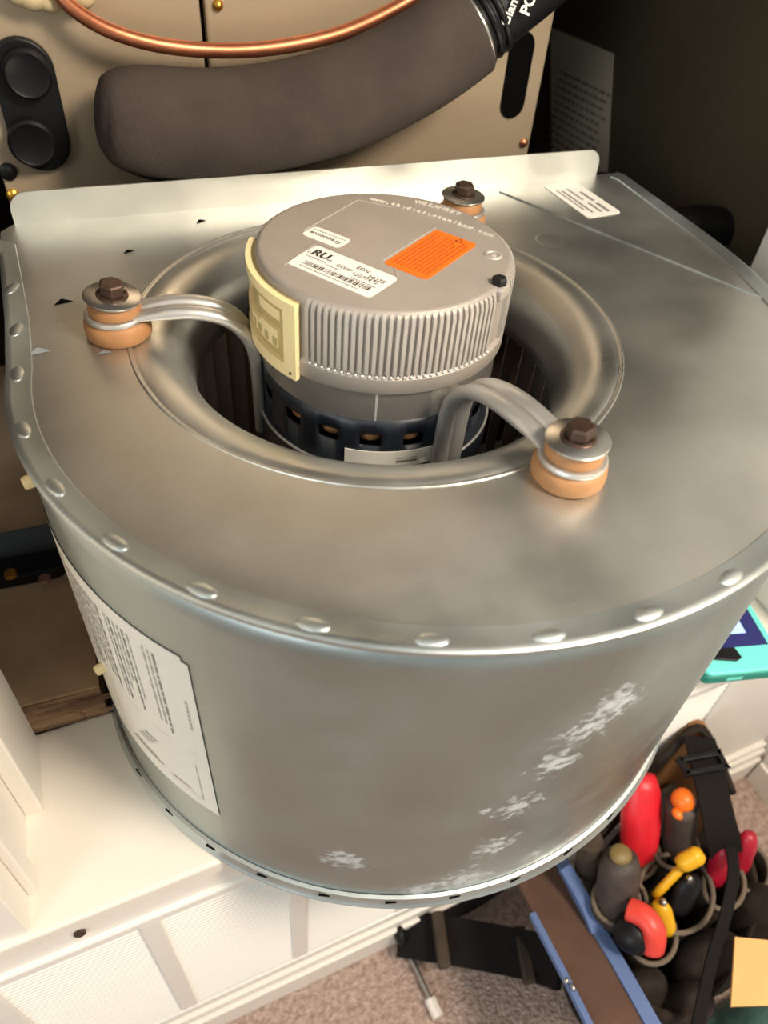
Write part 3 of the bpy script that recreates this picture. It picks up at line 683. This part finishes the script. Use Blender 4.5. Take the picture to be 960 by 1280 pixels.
# ------------------------------------------------------------------ furnace cabinet behind
FY = .25
FC = thing('furnace_cabinet', (.015, FY + .25, ZS), 'beige metal furnace cabinet with a seamed front panel behind the blower', 'furnace')
x0, x1 = -.2045, .2352
mb = MB(); mb.box(x0, x0 + .002, FY + .004, FY + .5, ZS, T + .36); mb.box(x1 - .002, x1, FY + .004, FY + .5, ZS, T + .36); mb.box(x0, x1, FY + .498, FY + .5, ZS, T + .36); mb.box(x0, x1, FY + .01, FY + .5, T - .03, T - .028); mb.box(x0, x1, FY + .01, FY + .5, T + .358, T + .36)
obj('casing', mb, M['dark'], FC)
sx = -.0476
mb = MB(); mb.box(x0, sx - .0016, FY, FY + .010, T - .030, T + .36); obj('front_panel', mb, M['beige'], FC, bevel=.002)
mb = MB(); mb.box(sx + .0016, x1, FY, FY + .010, T - .030, T + .36); obj('front_panel', mb, M['beige'], FC, bevel=.002)
mb = MB(); mb.box(sx - .004, sx + .004, FY + .0085, FY + .0098, T - .03, T + .36); obj('seam_backing', mb, M['mattblack'], FC)
mb = MB(); mb.box(x1 + .0005, x1 + .016, FY + .03, FY + .032, T + .055, T + .36); obj('side_flange', mb, M['beige2'], FC)
def oval(w_, h_, n=12):
    r = w_ / 2; out = [(r * math.cos(PI * i / n), h_ / 2 - r + r * math.sin(PI * i / n)) for i in range(n + 1)]
    return out + [(-r * math.cos(PI * i / n), -h_ / 2 + r - r * math.sin(PI * i / n)) for i in range(n + 1)]
FR = Matrix.Rotation(PI / 2, 4, 'X')
pa, pb = aty(36, 68, FY), aty(40, 190, FY)
dc = (pa + pb) / 2; hh = (pa - pb).length
mb = MB(); mb.prism(oval(.040, hh + .022), 0, .007, Matrix.Translation((dc.x + .001, FY - .0001, dc.z)) @ FR); dp = obj('drain_plate', mb, M['black'], FC, bevel=.0015, label='black oval drain plate with two caps')
for px, py, r in ((34, 92, .0155), (40, 178, .0158)):
    c = aty(px, py, FY - .012); mb = MB(); mb.lathe([(.0001, 0), (r, 0), (r, .009), (r - .002, .0108), (r - .0035, .0100), (.0001, .0095)], 32, mtx=Matrix.Translation((c.x, FY - .0065, c.z)) @ FR)
    cp = obj('drain_cap', mb, M['black'], dp, smooth=40)
c = aty(646, 95, FY); mb = MB(); mb.prism(oval(.0225, .066), 0, .0012, Matrix.Translation((c.x, FY - .0001, c.z)) @ FR); obj('pipe_opening', mb, M['mattblack'], FC, label='black oval opening')
for px, py, m_, r in ((10, 214, 'black', .0062), (16, 243, 'brass', .0045), (654, 178, 'copper', .0038), (272, 6, 'brass', .0036)):
    c = aty(px, py, FY); mb = MB(); mb.lathe([(.0001, 0), (r, 0), (r, .002), (r * .6, .0036), (.0001, .004)], 12, mtx=Matrix.Translation((c.x, FY - .0001, c.z)) @ FR); obj('screw', mb, M[m_], FC, smooth=40)
# insulated suction pipe
IP = thing('insulated_pipe', (0, .20, T + .02), 'thick black foam insulated pipe sweeping across the beige furnace panel', 'pipe')
def hp(px, py, y): return aty(px, py, y)
pts = [hp(117, 143, .204), hp(124, 144, .204), hp(138, 146, .204), hp(165, 151, .203), hp(205, 157, .202), hp(270, 158, .200), hp(350, 147, .200), hp(430, 125, .200), hp(500, 92, .200), hp(550, 62, .200), hp(588, 34, .200)]
path = smooth_path(pts, 6)
n = len(path); mb = MB(); mb.tube(path, .0365, 24, radii=[[.02, .14, .24, .33, .41, .48, .54, .59, .635, .675, .71, .745, .775, .805, .83, .855, .88, .90, .92, .94, .955, .97, .98, .99][i] if i < 24 else 1 - .10 * ((i - 24) / (n - 24)) for i in range(n)], up=Vector((0, 1, .05))); obj('foam_sleeve', mb, M['foam'], IP, smooth='all')
p2 = [hp(584, 37, .200), hp(625, 5, .200), hp(668, -30, .200), hp(720, -75, .200)]
pp = smooth_path(p2, 5); mb = MB(); mb.tube(pp, .0265, 24, up=Vector((0, 1, .05))); cpl = obj('rubber_sleeve', mb, M['black'], IP, smooth='all')
dirp = (pp[3] - pp[0]).normalized()
for k, (t_, r, m_) in enumerate(((.004, .0315, 'steel'), (.012, .0300, 'black'), (.019, .0300, 'black'))):
    mt = frame(pp[0] + dirp * t_, dirp.cross(Vector((0, 1, 0))), (0, 1, 0)); mb = MB()
    mb.lathe([(r - .003 + .0022 * math.cos(i * PI / 4), .0026 * math.sin(i * PI / 4)) for i in range(8)], 40, mtx=mt, closed=True); obj('clamp_ring', mb, M[m_], IP, smooth='all')
fr = dirp.cross(Vector((0, 0, 1))); nrm = (CAM - pp[2]); nrm = (nrm - dirp * nrm.dot(dirp)).normalized()
a0, a1 = hp(636, 36, .174), hp(652, -4, .174); mt = frame((a0 + a1) / 2, a1 - a0, nrm.cross(a1 - a0)) @ Matrix.Translation((0, 0, .0035))
text('sleeve_lettering', 'GlanU', .0085, mt @ Matrix.Translation((.002, .0045, 0)), M['white'], IP, .0006, bold=.0002)
text('sleeve_lettering', 'PO', .0100, mt @ Matrix.Translation((.008, -.0060, -.0010)), M['white'], IP, .0006, bold=.0003)
# copper line
pts = [hp(60, -25, .236), hp(88, 8, .228), hp(130, 35, .222), hp(180, 52, .220), hp(235, 61, .220), hp(300, 63, .220), hp(365, 56, .220), hp(430, 40, .220), hp(495, 10, .220), hp(560, -30, .222)]
mb = MB(); mb.tube(smooth_path(pts, 6), .0049, 14, up=Vector((0, 1, .05))); tag(obj('copper_tube', mb, M['copper'], smooth='all'), 'thin bare copper tube hanging in a curve across the beige panel', 'pipe')
mb = MB()
for px, py, r in ((40, -2, .010), (62, 2, .009), (84, 2, .008), (100, -4, .010), (25, -8, .010)):
    c = hp(px, py, .240); mb.ball(c, r, r * .8, r * .7, 12, 8)
tag(obj('sealing_putty', mb, M['putty'], smooth='all'), 'lumpy beige sealing putty where the copper tube enters the panel', 'putty')
# papers and dark fitting on the dark side wall
mb = MB(); X_ = .3985
def atx(px, py, x):
    d = ray(px, py); return CAM + d * ((x - CAM.x) / d.x)
c4 = [atx(688, 34, X_), atx(767, 67, X_), atx(759, 215, X_), atx(690, 212, X_)]
mt = frame((c4[0] + c4[1] + c4[2] + c4[3]) / 4, c4[1] - c4[0], c4[0] - c4[3])
inv = mt.inverted(); q4 = [inv @ p for p in c4]
mb.prism([(p.x, p.y) for p in q4][::-1], -.0003, .0003, mt); ps = tag(obj('instruction_sheet', mb, M['paper']), 'grey printed instruction sheet hanging on the dark side wall', 'paper')
mb = MB(); w_ = (c4[1] - c4[0]).length
rows = [(-.38, .06), (-.30, .05), (-.2, .03)]
for k in range(12):
    y = q4[0].y * .40 - k * .0078; x = -w_ * .40
    while x < w_ * .36:
        wd = random.uniform(.004, .014); mb.box(x, min(x + wd, w_ * .4), y - .0016, y + .0012, .0003, .00045, mt); x += wd + .003
pr = obj('print', mb, M['paperink'], ps)
EB = thing('drain_elbow', tuple(at(868, 330, -.10)), 'dark rubber drain elbow with a beige nozzle beyond the housing edge', 'fitting')
cc = at(868, 300, -.055); mb = MB()
pth = [cc + Vector((-.055 + .055 * (1 - math.cos(t_)) * 1.0, .01, .028 * math.sin(t_) - .02)) for t_ in [PI * i / 12 for i in range(13)]]
pth = [pth[0] - Vector((0, 0, .03))] + pth + [pth[-1] - Vector((0, 0, .08))]
mb.tube(pth, .019, 16, up=Vector((0, 1, 0))); obj('elbow', mb, M['black'], EB, smooth='all')
mb = MB(); d_ = at(862, 272, -.05); mb.ball(d_, .006, .006, .007); obj('nozzle', mb, M['putty'], EB, smooth='all')

# ------------------------------------------------------------------ things beside the housing on the left
BZ = T - .25
mb = MB(); mb.box(-.40, -.2125, -.034, .40, ZS + .001, BZ - .002); tb = thing('plywood_board', (-.30, .18, ZS), 'weathered brown plywood board with a rough sawn edge lying on the closet platform', 'board')
obj('board_core', mb, M['roughwood'], tb)
mb = MB(); mb.box(-.40, -.2125, -.032, .40, BZ - .002, BZ); obj('face_veneer', mb, M['wood'], tb)
mb = MB()
for k in range(26):
    x = random.uniform(-.275, -.216); z = random.uniform(ZS + .004, BZ - .006); l_ = random.uniform(.006, .02)
    mb.ball((x, -.034, z), l_, random.uniform(.0012, .0026), random.uniform(.0015, .003), 8, 5)
for o_ in (obj('splinters', mb, M['roughwood'], tb, smooth='all'),): o_['kind'] = 'stuff'
mb = MB(); mb.box(-.40, -.216, .112, .114, BZ + .0002, BZ + .030); mb.box(-.40, -.216, .114, .140, BZ + .0002, BZ + .002)
tag(obj('metal_channel', mb, M['greymetal']), 'grey metal angle strip standing across the plywood board', 'metal strip')
BS = thing('black_bracket', (-.27, .085, BZ), 'black rounded bracket with brass and copper rivets lying on the plywood board', 'bracket')
mb = MB(); mb.prism([(p[1], p[0]) for p in oval(.024, .10)], 0, .012, Matrix.Translation((-.274, .092, BZ + .0003)) @ Matrix.Rotation(math.radians(-2), 4, 'Z')); obj('bar', mb, M['black'], BS, bevel=.002)
c = at(14, 719, -.238); mb = MB(); mb.lathe([(.0001, 0), (.0052, 0), (.0045, .003), (.0001, .0036)], 16, (c.x, c.y, BZ + .0123)); obj('rivet', mb, M['brass'], BS, smooth=40)
c = at(56, 724, -.238); mb = MB(); mb.lathe([(.0001, 0), (.0050, 0), (.0042, .002), (.0001, .0024)], 16, (c.x, c.y, BZ + .0123)); obj('rivet', mb, M['pinkish'], BS, smooth=40)

# ------------------------------------------------------------------ turquoise meter on the shelf, right
p0, p1, p2 = at(885, 843, -.272), at(960, 836, -.272), at(936, 764, -.272)
mt = Matrix.Translation((p0.x, p0.y, ZS)) @ Matrix.Rotation(math.atan2(p1.y - p0.y, p1.x - p0.x), 4, 'Z')
TM = thing('test_meter', (p0.x + .04, p0.y + .02, ZS), 'turquoise handheld test meter with a lit blue screen lying on the white shelf', 'meter')
mb = MB(); mb.prism([(x + .036, y + .035) for x, y in rrect(.074, .072, .006)], .0004, .0105, mt); obj('back_shell', mb, M['tealdark'], TM, bevel=.002)
mb = MB(); mb.prism([(x + .036, y + .035) for x, y in rrect(.073, .071, .006)], .0105, .0152, mt); obj('front_shell', mb, M['teal'], TM, bevel=.0015)
mb = MB(); mb.box(.007, .066, .023, .066, .0152, .0158, mt); sc_ = obj('screen', mb, M['screen'], TM)
mb = MB(); mb.box(.012, .052, .036, .060, .0158, .0160, mt); obj('screen_readout', mb, M['screenlit'], sc_)
mb = MB(); mb.box(.020, .034, .042, .053, .0160, .0162, mt); obj('screen_glyph', mb, M['screen'], sc_)
mb = MB(); mb.prism([(.004, .017), (.012, .012), (.030, .009), (.036, .012), (.034, .0225), (.004, .0225)], .0152, .0172, mt); obj('rubber_key', mb, M['black'], TM, bevel=.001)
mb = MB(); mb.box(.020, .034, -.0012, .002, .004, .008, mt); obj('end_port', mb, M['teal'], TM)

# ------------------------------------------------------------------ tool bag on the carpet
BG = thing('tool_bag', (.27, -.24, 0), 'open black fabric tool bag with pockets and a brown and blue strap on the carpet', 'tool bag')
RZP = -.50     # pocket rim height below the top plate
def F3(px, py, z): return at(px, py, z)
# body
base = [(.17, -.175), (.40, -.145), (.42, -.30), (.30, -.375), (.155, -.335)]
top = [F3(742, 1095, RZP), F3(800, 1010, RZP), F3(862, 968, RZP), F3(925, 1030, RZP), F3(952, 1095, RZP), F3(945, 1170, RZP), F3(862, 1275, RZP), F3(775, 1220, RZP)]
def loft(rings, closed=True):
    mb = MB(); n = len(rings[0]); v = [p for r in rings for p in r]; f = []
    for i in range(len(rings) - 1):
        for j in range(n): f.append((i * n + j, i * n + (j + 1) % n, (i + 1) * n + (j + 1) % n, (i + 1) * n + j))
    mb.add(v, f); return mb
def ring_pts(ps, n=40):
    ps = [Vector(p) for p in ps]; m = len(ps); out = []
    for i in range(m):
        p0, p1, p2, p3 = ps[i - 1], ps[i], ps[(i + 1) % m], ps[(i + 2) % m]
        for k in range(n // m):
            t = k / (n // m); out.append(0.5 * ((2 * p1) + (p2 - p0) * t + (2 * p0 - 5 * p1 + 4 * p2 - p3) * t * t + (3 * p1 - p0 - 3 * p2 + p3) * t ** 3))
    return out
tr = ring_pts(top, 48); cen = sum(tr, Vector()) / len(tr)
def scl_ring(r, s_, z): return [Vector((cen.x + (p.x - cen.x) * s_, cen.y + (p.y - cen.y) * s_, z)) for p in r]
zt = T + RZP
mb = loft([scl_ring(tr, .75, .002), scl_ring(tr, .95, .006), scl_ring(tr, 1.0, .05), scl_ring(tr, 1.0, .12), scl_ring(tr, 1.0, zt - .012), scl_ring(tr, .97, zt - .004), scl_ring(tr, .92, zt - .010), scl_ring(tr, .86, zt - .06), scl_ring(tr, .5, zt - .065), scl_ring(tr, .02, zt - .066)])
obj('bag_body', mb, M['fabric'], BG, smooth='all')
# back panel standing behind the tools, suede top
bp = [F3(745, 1045, -.49), F3(790, 995, -.47), F3(838, 938, -.425), F3(872, 910, -.41), F3(892, 935, -.42), F3(915, 990, -.46)]
pts = smooth_path(bp, 5); mb = MB()
v = []; f = []
for i, p in enumerate(pts): v += [p, p + Vector((.006, .008, 0)), Vector((p.x + .002, p.y + .004, T - .56)), Vector((p.x - .004, p.y - .004, T - .56))]
for i in range(len(pts) - 1):
    for j in range(4): f.append((4 * i + j, 4 * i + (j + 1) % 4, 4 * i + 4 + (j + 1) % 4, 4 * i + 4 + j))
mb.add(v, f + [(0, 1, 2, 3), (4 * len(pts) - 1, 4 * len(pts) - 2, 4 * len(pts) - 3, 4 * len(pts) - 4)]); obj('back_panel', mb, M['tanleather'], BG, smooth=50)
mb = MB(); mb.tube(pts, .0045, 10); obj('panel_binding', mb, M['fabric'], BG, smooth='all')
# pockets
def pocket(px, py, z, rx, ry, rot, depth, m='fabric2'):
    c = F3(px, py, z); mt = Matrix.Translation(c) @ Matrix.Rotation(math.radians(rot), 4, 'Z')
    n = 28; rings = []
    for s_, dz in ((.84, -depth), (.95, -depth * .5), (1.0, -.004), (1.0, 0), (.93, 0), (.88, -depth * .5), (.75, -depth * .95)):
        rings.append([mt @ Vector((rx * s_ * math.cos(2 * PI * i / n), ry * s_ * math.sin(2 * PI * i / n), dz)) for i in range(n)])
    pk = obj('pocket', loft(rings), M[m], BG, smooth=60)
    mb = MB(); ps_ = [mt @ Vector((rx * .98 * math.cos(2 * PI * i / n), ry * .98 * math.sin(2 * PI * i / n), 0)) for i in range(n + 1)]
    mb.tube(ps_, .0024, 8); obj('pocket_binding', mb, M['binding'], pk, smooth='all')
pocket(845, 1115, -.485, .040, .032, 20, .09, 'fabric')
pocket(815, 1168, -.490, .026, .021, 30, .10)
pocket(775, 1125, -.480, .026, .021, 0, .09)
pocket(845, 1060, -.480, .024, .018, 10, .09)
pocket(905, 1105, -.490, .026, .018, 30, .09)
pocket(938, 1085, -.500, .024, .018, 40, .09)
pocket(800, 1070, -.490, .026, .016, 30, .09)
# front pouches (folds of the body)
for px, py, rx, ry, rz in ((880, 1205, .040, .026, .050), (935, 1150, .030, .030, .060), (790, 1245, .032, .022, .05), (850, 1262, .03, .02, .045)):
    c = F3(px, py, -.545); mb = MB(); mb.ball(c, rx, ry, rz, 20, 12); obj('pouch', mb, M['fabric'], BG, smooth='all')
# straps
def ribbon(name, pts, wdir, wd, th, m, parent, n=7, **k):
    path = smooth_path(pts, n); ups = []
    for i in range(len(path)):
        t = (path[min(i + 1, len(path) - 1)] - path[max(i - 1, 0)]).normalized(); s_ = Vector(wdir); s_ = (s_ - t * s_.dot(t)).normalized(); ups.append(s_.cross(t))
    pr = [(-wd / 2, -th / 2), (wd / 2, -th / 2), (wd / 2, th / 2), (-wd / 2, th / 2)]
    mb = MB(); mb.sweep(path, pr, up=ups); return obj(name, mb, m, parent, smooth=40, **k)
W1 = (.92, .25, -.1)
sp = [F3(655, 1062, -.53), F3(692, 1135, -.51), F3(735, 1213, -.495), F3(768, 1275, -.485), F3(802, 1340, -.48)]
st_ = ribbon('shoulder_strap', sp, (.97, -.05, 0), .042, .006, M['leather'], BG, label='wide brown padded strap')
ribbon('strap_edging', [p + Vector((.0265 + .004 * (i == 0), -.001, .002)) for i, p in enumerate(sp)], (.97, -.05, 0), .0125, .007, M['blue'], st_, label='blue strap edging')
ribbon('strap_edging', [p + Vector((-.0225, .001, .002)) for p in sp[1:]], (.97, -.05, 0), .0055, .007, M['blue'], st_)
mb = MB(); c = F3(708, 1226, -.485); mb.ball(c, .0026, .0026, .0026); mb.ball(c + Vector((.003, -.006, 0)), .002, .0034, .002); obj('strap_rivet', mb, M['steel'], st_, smooth='all')
ribbon('bag_edging', [F3(706, 1085, -.49), F3(722, 1112, -.492), F3(737, 1142, -.494), F3(746, 1165, -.498)], (.97, -.05, 0), .012, .006, M['blue'], BG)
bs = ribbon('carry_strap', [F3(874, 922, -.405), F3(884, 960, -.405), F3(893, 1000, -.41), F3(902, 1040, -.43), F3(908, 1068, -.46)], (.9, -.3, 0), .030, .0025, M['webbing'], BG)
ribbon('carry_strap_tail', [F3(908, 1040, -.448), F3(917, 1085, -.445), F3(908, 1140, -.450), F3(890, 1200, -.465), F3(868, 1300, -.485)], (.9, -.3, 0), .010, .0025, M['webbing'], BG)
mb = MB(); c = F3(878, 955, -.402); mt = Matrix.Translation(c) @ Matrix.Rotation(-.15, 4, 'Z'); mb.box(-.022, .022, -.009, -.004, -.003, .004, mt); mb.box(-.022, .022, .004, .009, -.003, .004, mt); mb.box(-.022, -.017, -.009, .009, -.003, .004, mt); mb.box(.017, .022, -.009, .009, -.003, .004, mt); obj('slider_buckle', mb, M['black'], bs, bevel=.001)
mb = MB(); mb.tube([F3(738, 1050, -.44), F3(733, 1085, -.50)], .0115, 16); obj('marker_loop', mb, M['fabric2'], BG, smooth=50)

# tools, each standing in its pocket
def grip(mb, a, b, r, flat=.75, prof=(.55, .85, 1.0, 1.0, .96, 1.0, .95, .8), up=Vector((.3, .8, .3))):
    a, b = Vector(a), Vector(b); n = len(prof); path = [a.lerp(b, i / (n - 1)) for i in range(n)]; pr = [(math.cos(2 * PI * i / 16) * r, math.sin(2 * PI * i / 16) * r * flat) for i in range(16)]
    return mb.sweep(path, pr, up=up, scales=list(prof))
def tool(name, loc, label, cat): return thing(name, tuple(loc), label, cat)
t1 = tool('pliers', F3(797, 1090, -.52), 'bright red handled snips standing upright in the tool bag', 'pliers')
mb = MB(); grip(mb, F3(804, 968, -.425), F3(797, 1092, -.50), .0190, .6, (.6, .9, 1.0, 1.02, 1.0, .95, .8, .5)); obj('handle', mb, M['red'], t1, smooth='all')
mb = MB(); grip(mb, F3(796, 1080, -.50), F3(794, 1100, -.56), .007, .5); obj('jaw', mb, M['steel'], t1, smooth='all')
t2 = tool('screwdriver', F3(848, 1065, -.52), 'grey black screwdriver with an orange end cap', 'screwdriver')
mb = MB(); grip(mb, F3(853, 1004, -.428), F3(846, 1070, -.50), .0150, 1.0, (.98, 1.0, 1.0, .97, 1.0, 1.0, .98, .9)); obj('handle', mb, M['greygrip'], t2, smooth='all')
mb = MB(); c = F3(854, 1000, -.424); mb.ball(c, .0112, .0112, .0105); cap_ = obj('end_cap', mb, M['orangegrip'], t2, smooth='all', label='orange end cap')
mb = MB(); c = F3(847, 1017, -.428); mb.ball(c, .0052, .006, .004); obj('band', mb, M['orangegrip'], t2, smooth='all')
mb = MB(); grip(mb, F3(846, 1068, -.50), F3(844, 1075, -.57), .004, 1.0); obj('shaft', mb, M['steel'], t2, smooth='all')
t3 = tool('nut_driver', F3(768, 1140, -.53), 'thick grey gripped driver with a tan end in the bag, beside the blue strap edging', 'driver')
mb = MB(); grip(mb, F3(777, 1070, -.435), F3(766, 1150, -.50), .0185, .95, (.78, .97, 1.0, 1.0, 1.0, 1.0, .95, .85)); obj('handle', mb, M['greygrip'], t3, smooth='all')
mb = MB(); c = F3(776, 1068, -.431); mb.ball(c, .0105, .0095, .0045); obj('end_cap', mb, mat('dull_tan_plastic', srgb(124, 104, 60), .5), t3, smooth='all')
mb = MB(); grip(mb, F3(766, 1150, -.50), F3(765, 1155, -.56), .005, 1.0); obj('shaft', mb, M['steel'], t3, smooth='all')
t4 = tool('tape_measure', F3(800, 1170, -.52), 'coral red and black rounded tape measure in the front pocket', 'tape measure')
pth = smooth_path([F3(786, 1136, -.455), F3(806, 1146, -.450), F3(818, 1165, -.453), F3(815, 1188, -.470)], 5)
mb = MB(); mb.sweep(pth, [(math.cos(2 * PI * i / 14) * .0105, math.sin(2 * PI * i / 14) * .008) for i in range(14)]); obj('band', mb, M['coral'], t4, smooth='all')
mb = MB(); c = F3(795, 1165, -.470); mb.ball(c, .021, .018, .016); obj('case', mb, M['black'], t4, smooth='all')
t5 = tool('wire_stripper', F3(840, 1135, -.52), 'yellow handled wire stripper lying open across the middle pocket', 'wire stripper')
mb = MB(); grip(mb, F3(878, 1066, -.430), F3(848, 1082, -.445), .0105, .8, (.6, .95, 1, 1, 1, 1, .9, .7)); obj('handle', mb, M['yellow'], t5, smooth='all')
mb = MB(); grip(mb, F3(858, 1078, -.444), F3(818, 1120, -.475), .0060, .7); obj('lever', mb, M['yellow'], t5, smooth='all')
mb = MB(); grip(mb, F3(824, 1128, -.465), F3(834, 1166, -.490), .0095, .8, (.6, .9, 1, 1, 1, 1, .9, .7)); obj('handle', mb, M['yellow'], t5, smooth='all')
mb = MB(); grip(mb, F3(866, 1096, -.455), F3(846, 1140, -.490), .0130, .6); obj('black_grip', mb, M['black'], t5, smooth='all')
mb = MB(); c = F3(862, 1098, -.447); mb.ball(c, .0030); c = F3(829, 1128, -.462); mb.ball(c, .0036); obj('pivot', mb, M['steel'], t5, smooth='all')
for nm, a_, b_, lb_ in (('screwdriver', (908, 1058), (890, 1104), 'crimson handled tool in the pocket beside the black carry strap'), ('screwdriver', (937, 1042), (922, 1088), 'crimson handled tool in the outer end pocket of the tool bag')):
    tt = tool(nm, F3(b_[0], b_[1], -.52), lb_, 'hand tool')
    mb = MB(); grip(mb, F3(*a_, -.45), F3(*b_, -.50), .0105, .8); obj('handle', mb, M['crimson'], tt, smooth='all')
    mb = MB(); grip(mb, F3(*b_, -.50), F3(b_[0] - 2, b_[1] + 5, -.56), .004, 1); obj('shaft', mb, M['steel'], tt, smooth='all')

# black webbing belt with buckles on the carpet
BT = thing('webbing_belt', (.08, -.20, 0), 'wide black webbing belt with buckles trailing over the carpet to the bag', 'belt')
b1 = ribbon('belt', [F3(500, 1166, -.655), F3(540, 1172, -.64), F3(600, 1182, -.63), F3(660, 1194, -.62), F3(700, 1206, -.60)], (.15, .95, .2), .045, .010, M['webbing'], BT)
ribbon('belt_tail', [F3(500, 1160, -.65), F3(535, 1140, -.645), F3(580, 1122, -.64), F3(625, 1095, -.64)], (.5, .8, .1), .030, .008, M['webbing'], BT)
for px, py in ((551, 1174), (655, 1193)):
    c = F3(px, py, -.62); mb = MB(); mt = Matrix.Translation(c) @ Matrix.Rotation(-.25, 4, 'Z'); mb.box(-.006, .006, -.026, .026, -.008, .006, mt); obj('buckle', mb, M['fabric2'], BT, bevel=.002)
mb = MB(); c = F3(500, 1168, -.645); mb.ball(c, .007, .012, .012); obj('belt_tip', mb, M['black'], BT, smooth='all')
# nut driver rod lying on the carpet
RD = thing('steel_rod', tuple(F3(527, 1226, -.68)), 'thin steel rod with a white plastic tip lying on the carpet', 'rod')
a_, b_ = F3(508, 1184, -.672), F3(541, 1256, -.672)
mb = MB(); mb.tube([a_, a_.lerp(b_, .5), b_], .0030, 12); obj('rod', mb, M['steel'], RD, smooth=60)
mb = MB(); d_ = (b_ - a_).normalized(); mb.tube([b_ - d_ * .006, b_ + d_ * .004, b_ + d_ * .012], .0062, 8); obj('tip', mb, M['whiteplastic'], RD, smooth=40)
# cardboard and cloth at the corner of the bag
mb = MB(); q4 = [F3(919, 1171, -.47), F3(1010, 1180, -.47), F3(1005, 1255, -.475), F3(914, 1258, -.475)]
v = q4 + [p - Vector((0, 0, .003)) for p in q4]; mb.add(v, [(0, 1, 2, 3), (7, 6, 5, 4), (0, 4, 5, 1), (1, 5, 6, 2), (2, 6, 7, 3), (3, 7, 4, 0)])
tag(obj('cardboard_flap', mb, M['card']), 'flat piece of tan cardboard leaning beside the tool bag', 'cardboard')
mb = MB(); random.seed(3); n = 18; v = []; f = []
c = F3(1010, 1305, -.60)
for i in range(n):
    for j in range(n):
        x = (i / (n - 1) - .5) * .17; y = (j / (n - 1) - .5) * .12; r = math.hypot(x / .085, y / .06)
        z = .085 * math.sqrt(max(0, 1 - min(1, r) ** 2)) + .006 * math.sin(x * 110 + y * 40) * math.sin(y * 120) + .006
        v.append((c.x + x, c.y + y, max(.003, z)))
for i in range(n - 1):
    for j in range(n - 1): f.append((i * n + j, (i + 1) * n + j, (i + 1) * n + j + 1, i * n + j + 1))
mb.add(v, f); tag(obj('work_jacket', mb, M['greencloth'], smooth='all', solid=.002), 'crumpled dark teal cloth heaped on the carpet by the cardboard', 'cloth')
